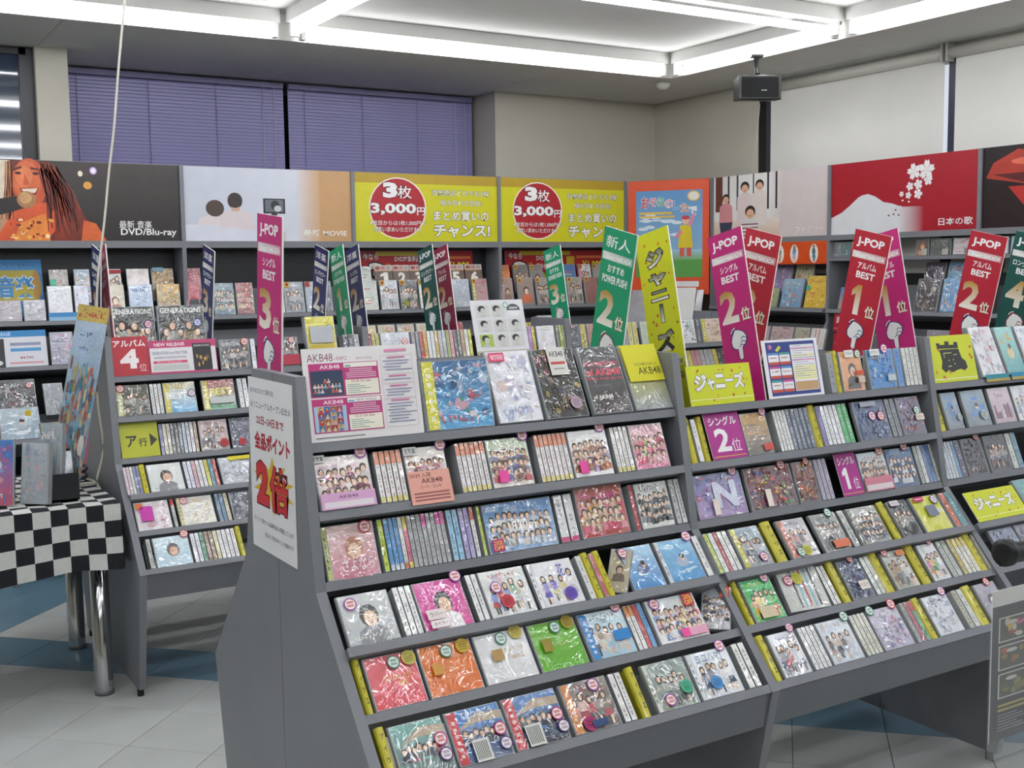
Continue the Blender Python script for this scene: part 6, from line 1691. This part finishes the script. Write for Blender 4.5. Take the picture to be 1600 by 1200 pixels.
# ------------------------------------------------------------------ the table with the checkered cloth
TX1, TY0, TY1, TZ = .872, 3.99, 4.80, .700
tb = empty('folding_table', (.2, 4.4, 0)); tag(tb, 'table with thick chrome legs under the checkered cloth', 'table')
g = G(); g.cbox(-.75, TX1 - .01, TY0 + .01, TY1, TZ - .035, TZ - .004, '#8a8a88', .004); adopt(g.build('table_top', 'plastic'), tb)
for x, y in ((.815, 4.11), (.835, 4.69), (-.6, 4.11), (-.6, 4.69)):
    g = G(); g.smooth = True; g.tube([(x, y, 0), (x, y, .004), (x, y, TZ - .035)], .032, '#c8cacc', 20); adopt(g.build('leg', 'chrome'), tb)
    g = G(); g.smooth = True; g.tube([(x, y, 0), (x, y, .014)], .034, '#6a6c6e', 20); adopt(g.build('foot', 'plastic'), tb)
CQ = .0565
g = G()
def quad(a, b, c, d, ck):
    i = len(g.v); g.v += [a, b, c, d]; g.f.append((i, i + 1, i + 2, i + 3)); g.c.append([hx('#14151c' if ck else '#c9cac6')] * 4)
def drape(u, v):
    """front skirt: u along the table edge, v down"""
    k = v / .24
    return (TX1 - u, TY0 - .006 - k * (.010 * math.sin(u * 15 + .6) + .008 * math.sin(u * 31) + .014), TZ - v + k * .012 * math.sin(u * 11))
SUB = 3
NU = 24
for i in range(NU):
    for j in range(4):
        for a in range(SUB):
            for b in range(SUB):
                hv = CQ * (.92 if j == 3 else 1)
                f = lambda p, q: drape((i + (a + p) / SUB) * CQ, min((j + (b + q) / SUB) * CQ, .225))
                quad(f(0, 0), f(1, 0), f(1, 1), f(0, 1), (i + j) % 2)
for i in range(NU):
    for j in range(14):
        x0, x1 = TX1 - i * CQ, TX1 - (i + 1) * CQ
        y0, y1 = TY0 - .004 + j * CQ, TY0 - .004 + (j + 1) * CQ
        w = lambda x, y: TZ + .001 + (.006 * abs(math.sin(x * 19) * math.sin(y * 23)) if y > TY0 + .02 else 0)
        quad((x0, y0, w(x0, y0)), (x1, y0, w(x1, y0)), (x1, y1, w(x1, y1)), (x0, y1, w(x0, y1)), (i + j + 1) % 2)
def sidef(y, v):
    return (TX1 + .003 + v * .06 + .008 * math.sin(y * 17) * v / .2, y, TZ - v)
for i in range(14):
    for j in range(4):
        y0, y1 = TY0 - .004 + i * CQ, TY0 - .004 + (i + 1) * CQ
        quad(sidef(y0, j * CQ), sidef(y1, j * CQ), sidef(y1, (j + 1) * CQ), sidef(y0, (j + 1) * CQ), (i + j) % 2)
tag(g.build('tablecloth', 'cloth', None, None, smooth=True), 'black and white checkered cloth hanging over the table', 'tablecloth')
TT = TZ + .0075
# black tray with discs, the tall cut-out display board
tr = empty('black_tray', (.71, 4.2, TT)); tag(tr, 'black open box with disc packages on the checkered table', 'box')
for a in ((.648, .764, 4.10, 4.106, 0, .094), (.648, .764, 4.244, 4.25, 0, .16), (.648, .654, 4.106, 4.244, 0, .11), (.758, .764, 4.106, 4.244, 0, .11), (.648, .764, 4.10, 4.25, 0, .005)):
    g = G(); g.box(a[0], a[1], a[2], a[3], TT + a[4], TT + a[5], '#26272b'); adopt(g.build('side_panel', 'plastic'), tr)
def tbl(look, x, y, z, lean, w, h, d, style, pal, yaw, **k):
    face_case(look, ' on the checkered table', (x, y, z), lean, w, h, d=d, style=style, pal=pal, yaw=yaw, name='disc_case', group='discs on the checkered table', **k)
tbl('clear bagged disc leaning against the black box', .612, 4.10, TT, 8, .10, .21, .03, 'mix', '#a0a8b0 #b8c0c8 #d8a0a0 #8aa0b8 #c8ccd0', -.75)
tbl('grey edged disc standing inside the black box', .670, 4.15, TT + .006, 8, .085, .26, .03, 'mix', '#98a8b4 #a8b4bc #c8c8b8 #d8c8d0', -.72)
tbl('yellow green disc package inside the black box', .712, 4.165, TT + .006, 10, .07, .26, .012, 'pln', '#a0a028 #b0b038', .35)
tbl('small silver bag tipped inside the black box', .735, 4.135, TT + .006, 12, .05, .16, .008, 'mix', '#c8ccd4 #e0e4ea #f4f4f8', .1)
tbl('blue and pink tall disc sleeve', .500, 4.14, TT, 10, .12, .225, .012, 'mix', '#c85a70 #3a80c8 #d890b0 #e8d8e0 #4a90d0', -.5)
def bigboard(g, W, H):
    g.grad(0, 0, W, H, '#5a90a8', '#b8c8dc'); g.R(0, H * .915, W, H * .085, '#c8b060'); scribble(g, W * .08, H * .93, W * .84, H * .05, '#c05a48', random.Random(7), 9)
    scribble(g, W * .2, H * .83, W * .4, H * .035, '#5a6a9a', random.Random(8), 4); scribble(g, W * .25, H * .76, W * .3, H * .03, '#5a6a9a', random.Random(9), 4)
    rng = random.Random(31)
    for i in range(230):
        y = rng.uniform(.03, .60) if i < 200 else rng.uniform(.5, .7); x = rng.uniform(.06, .94)
        g.E(W * x, H * y, W * rng.uniform(.015, .055), H * rng.uniform(.006, .045), rng.choice(['#c86a50', '#b8a060', '#5a9090', '#c8a898', '#4a7a98', '#a85a5a', '#d8c8a0', '#8a5a48', '#6aa0b0']), 7)
    g.E(W * .8, H * .26, W * .1, H * .055, '#d8d4cc', 14)
Bp = at(121, 779, Y=4.265)
bm = TR(Bp.x - .05, 4.265, TT) @ RZ(math.radians(-5)) @ RX(math.radians(-.5)) @ Matrix.Rotation(math.radians(12), 4, 'Y')
card('display_board', 'tall leaning picture board with pale yellow edge on the table', None, 0, .105, .675, bigboard, thick=.008, edge='#d8cc90', cat='display board', spin=bm, m='photo_print')
# cord from the ceiling
pts = [(197, -25), (195, 0), (189, 60), (183, 130), (178, 215), (170, 260), (166, 320), (160, 375), (153, 420), (150, 480), (150, 600), (153, 640), (161, 680), (163, 705), (157, 730), (150, 748), (152, 762), (160, 768)]
pts = [(200, -135)] + pts
P3 = [at(x, y, Y=4.30) for x, y in pts]
base = P3[-1]
P3 += [Vector((base.x - .06 + .045 * math.cos(a), base.y + .04 + .07 * math.sin(a), TT + .012 + .012 * math.sin(a) ** 2)) for a in [-.4 + k * .5 for k in range(13)]]
P3[0].z = ZR
sm = []
for a, b in zip(P3, P3[1:]):
    sm += [a, a.lerp(b, .5)]
sm.append(P3[-1])
for _ in range(2):
    sm = [sm[0]] + [(sm[i - 1] + sm[i] * 2 + sm[i + 1]) / 4 for i in range(1, len(sm) - 1)] + [sm[-1]]
g = G(); g.smooth = True; g.tube(sm, .0042, '#d4cfc0', 7)
tag(g.build('power_cord', 'plastic'), 'white power cord hanging from the ceiling to the table', 'cord')
g = G(); g.smooth = True
g.tube([(.80 + .05 * math.cos(k * .55), 4.42 + .09 * math.sin(k * .55), TT + .01 + .0022 * k) for k in range(26)], .006, '#24252a', 7)
tag(g.build('black_cable', 'plastic'), 'coiled black cable lying on the checkered table', 'cable')

# ------------------------------------------------------------------ poster stand in the near right corner
st = empty('poster_stand', (1.99, 1.29, 0)); tag(st, 'black stand holding a clear poster sleeve beside the front rack', 'stand')
g = G(); g.smooth = True; g.tube([(1.985, 1.29, 0.02), (1.985, 1.29, 1.02)], .014, '#1a1b1d', 14); adopt(g.build('pole', 'plastic'), st)
g = G(); g.smooth = True
hA = at(1573, 866, Y=1.27)
g.tube([hA + Vector((-.012, 0, .004)), hA + Vector((-.010, 0, .004)), hA + Vector((.003, 0, .003)), hA + Vector((.006, 0, .002)), hA + Vector((.18, 0, -.012))], [.016, .0255, .0255, .0185, .0185], '#17181a', 18); adopt(g.build('handle', 'plastic'), st)
g = G(); g.smooth = True; g.tube([(1.985, 1.29, 0), (1.985, 1.29, .008), (1.985, 1.29, .02)], [.16, .16, .03], '#1a1b1d', 24); adopt(g.build('base', 'plastic'), st)
w_, h_ = .19, .285
sA = at(1552, 925, Y=1.262)
sm_ = TR(sA.x + w_ / 2, 1.262, sA.z - h_) @ RZ(math.radians(0)) @ RX(math.radians(0))
def sleeve(g, W, H):
    g.R(0, 0, W, H, '#24252c'); g.R(0, H * .895, W, H * .105, '#d4d4d2')
    rng = random.Random(17)
    for k in range(3):
        y = H * (.65 - .185 * k)
        g.R(W * .10, y, W * .8, H * .165, '#d0cfc8'); g.R(W * .12, y + H * .008, W * .76, H * .149, '#4a4638')
        for i in range(16):
            g.E(W * rng.uniform(.18, .82), y + H * rng.uniform(.03, .135), W * rng.uniform(.02, .07), H * rng.uniform(.01, .03), rng.choice([['#a83a30', '#c8b040', '#4a6a4a', '#c8c4b8', '#b86a8a'], ['#3a7a3a', '#a8582e', '#6a8a3a', '#4a4a3a', '#8a7a40'], ['#5a5a34', '#77703c', '#3a3a2a', '#8a8458', '#4a4c30']][k]), 7)
        g.E(W * .3, y + H * .125, W * .09, H * .014, '#c8c8c0', 10)
    g.R(W * .1, H * .225, W * .7, H * .016, '#b0a050'); g.R(W * .1, H * .195, W * .76, H * .016, '#b0a050', g.L)
    for i in range(6):
        g.R(W * .1, H * (.165 - .02 * i), W * (.3 + .1 * (i % 3)), H * .008, '#8a8a88', g.L)
o = card('poster_sleeve', 'dark flyer with three framed pictures in a clear sleeve', None, 0, w_, h_, sleeve, thick=.002, cat='poster', spin=sm_)
g = G(); g.cbox(-w_ / 2 - .012, w_ / 2 + .012, -.006, -.0035, -.03, h_ * .905, '#d8dcdc', .0008); g.build('clear_cover', 'clear_plastic', o)
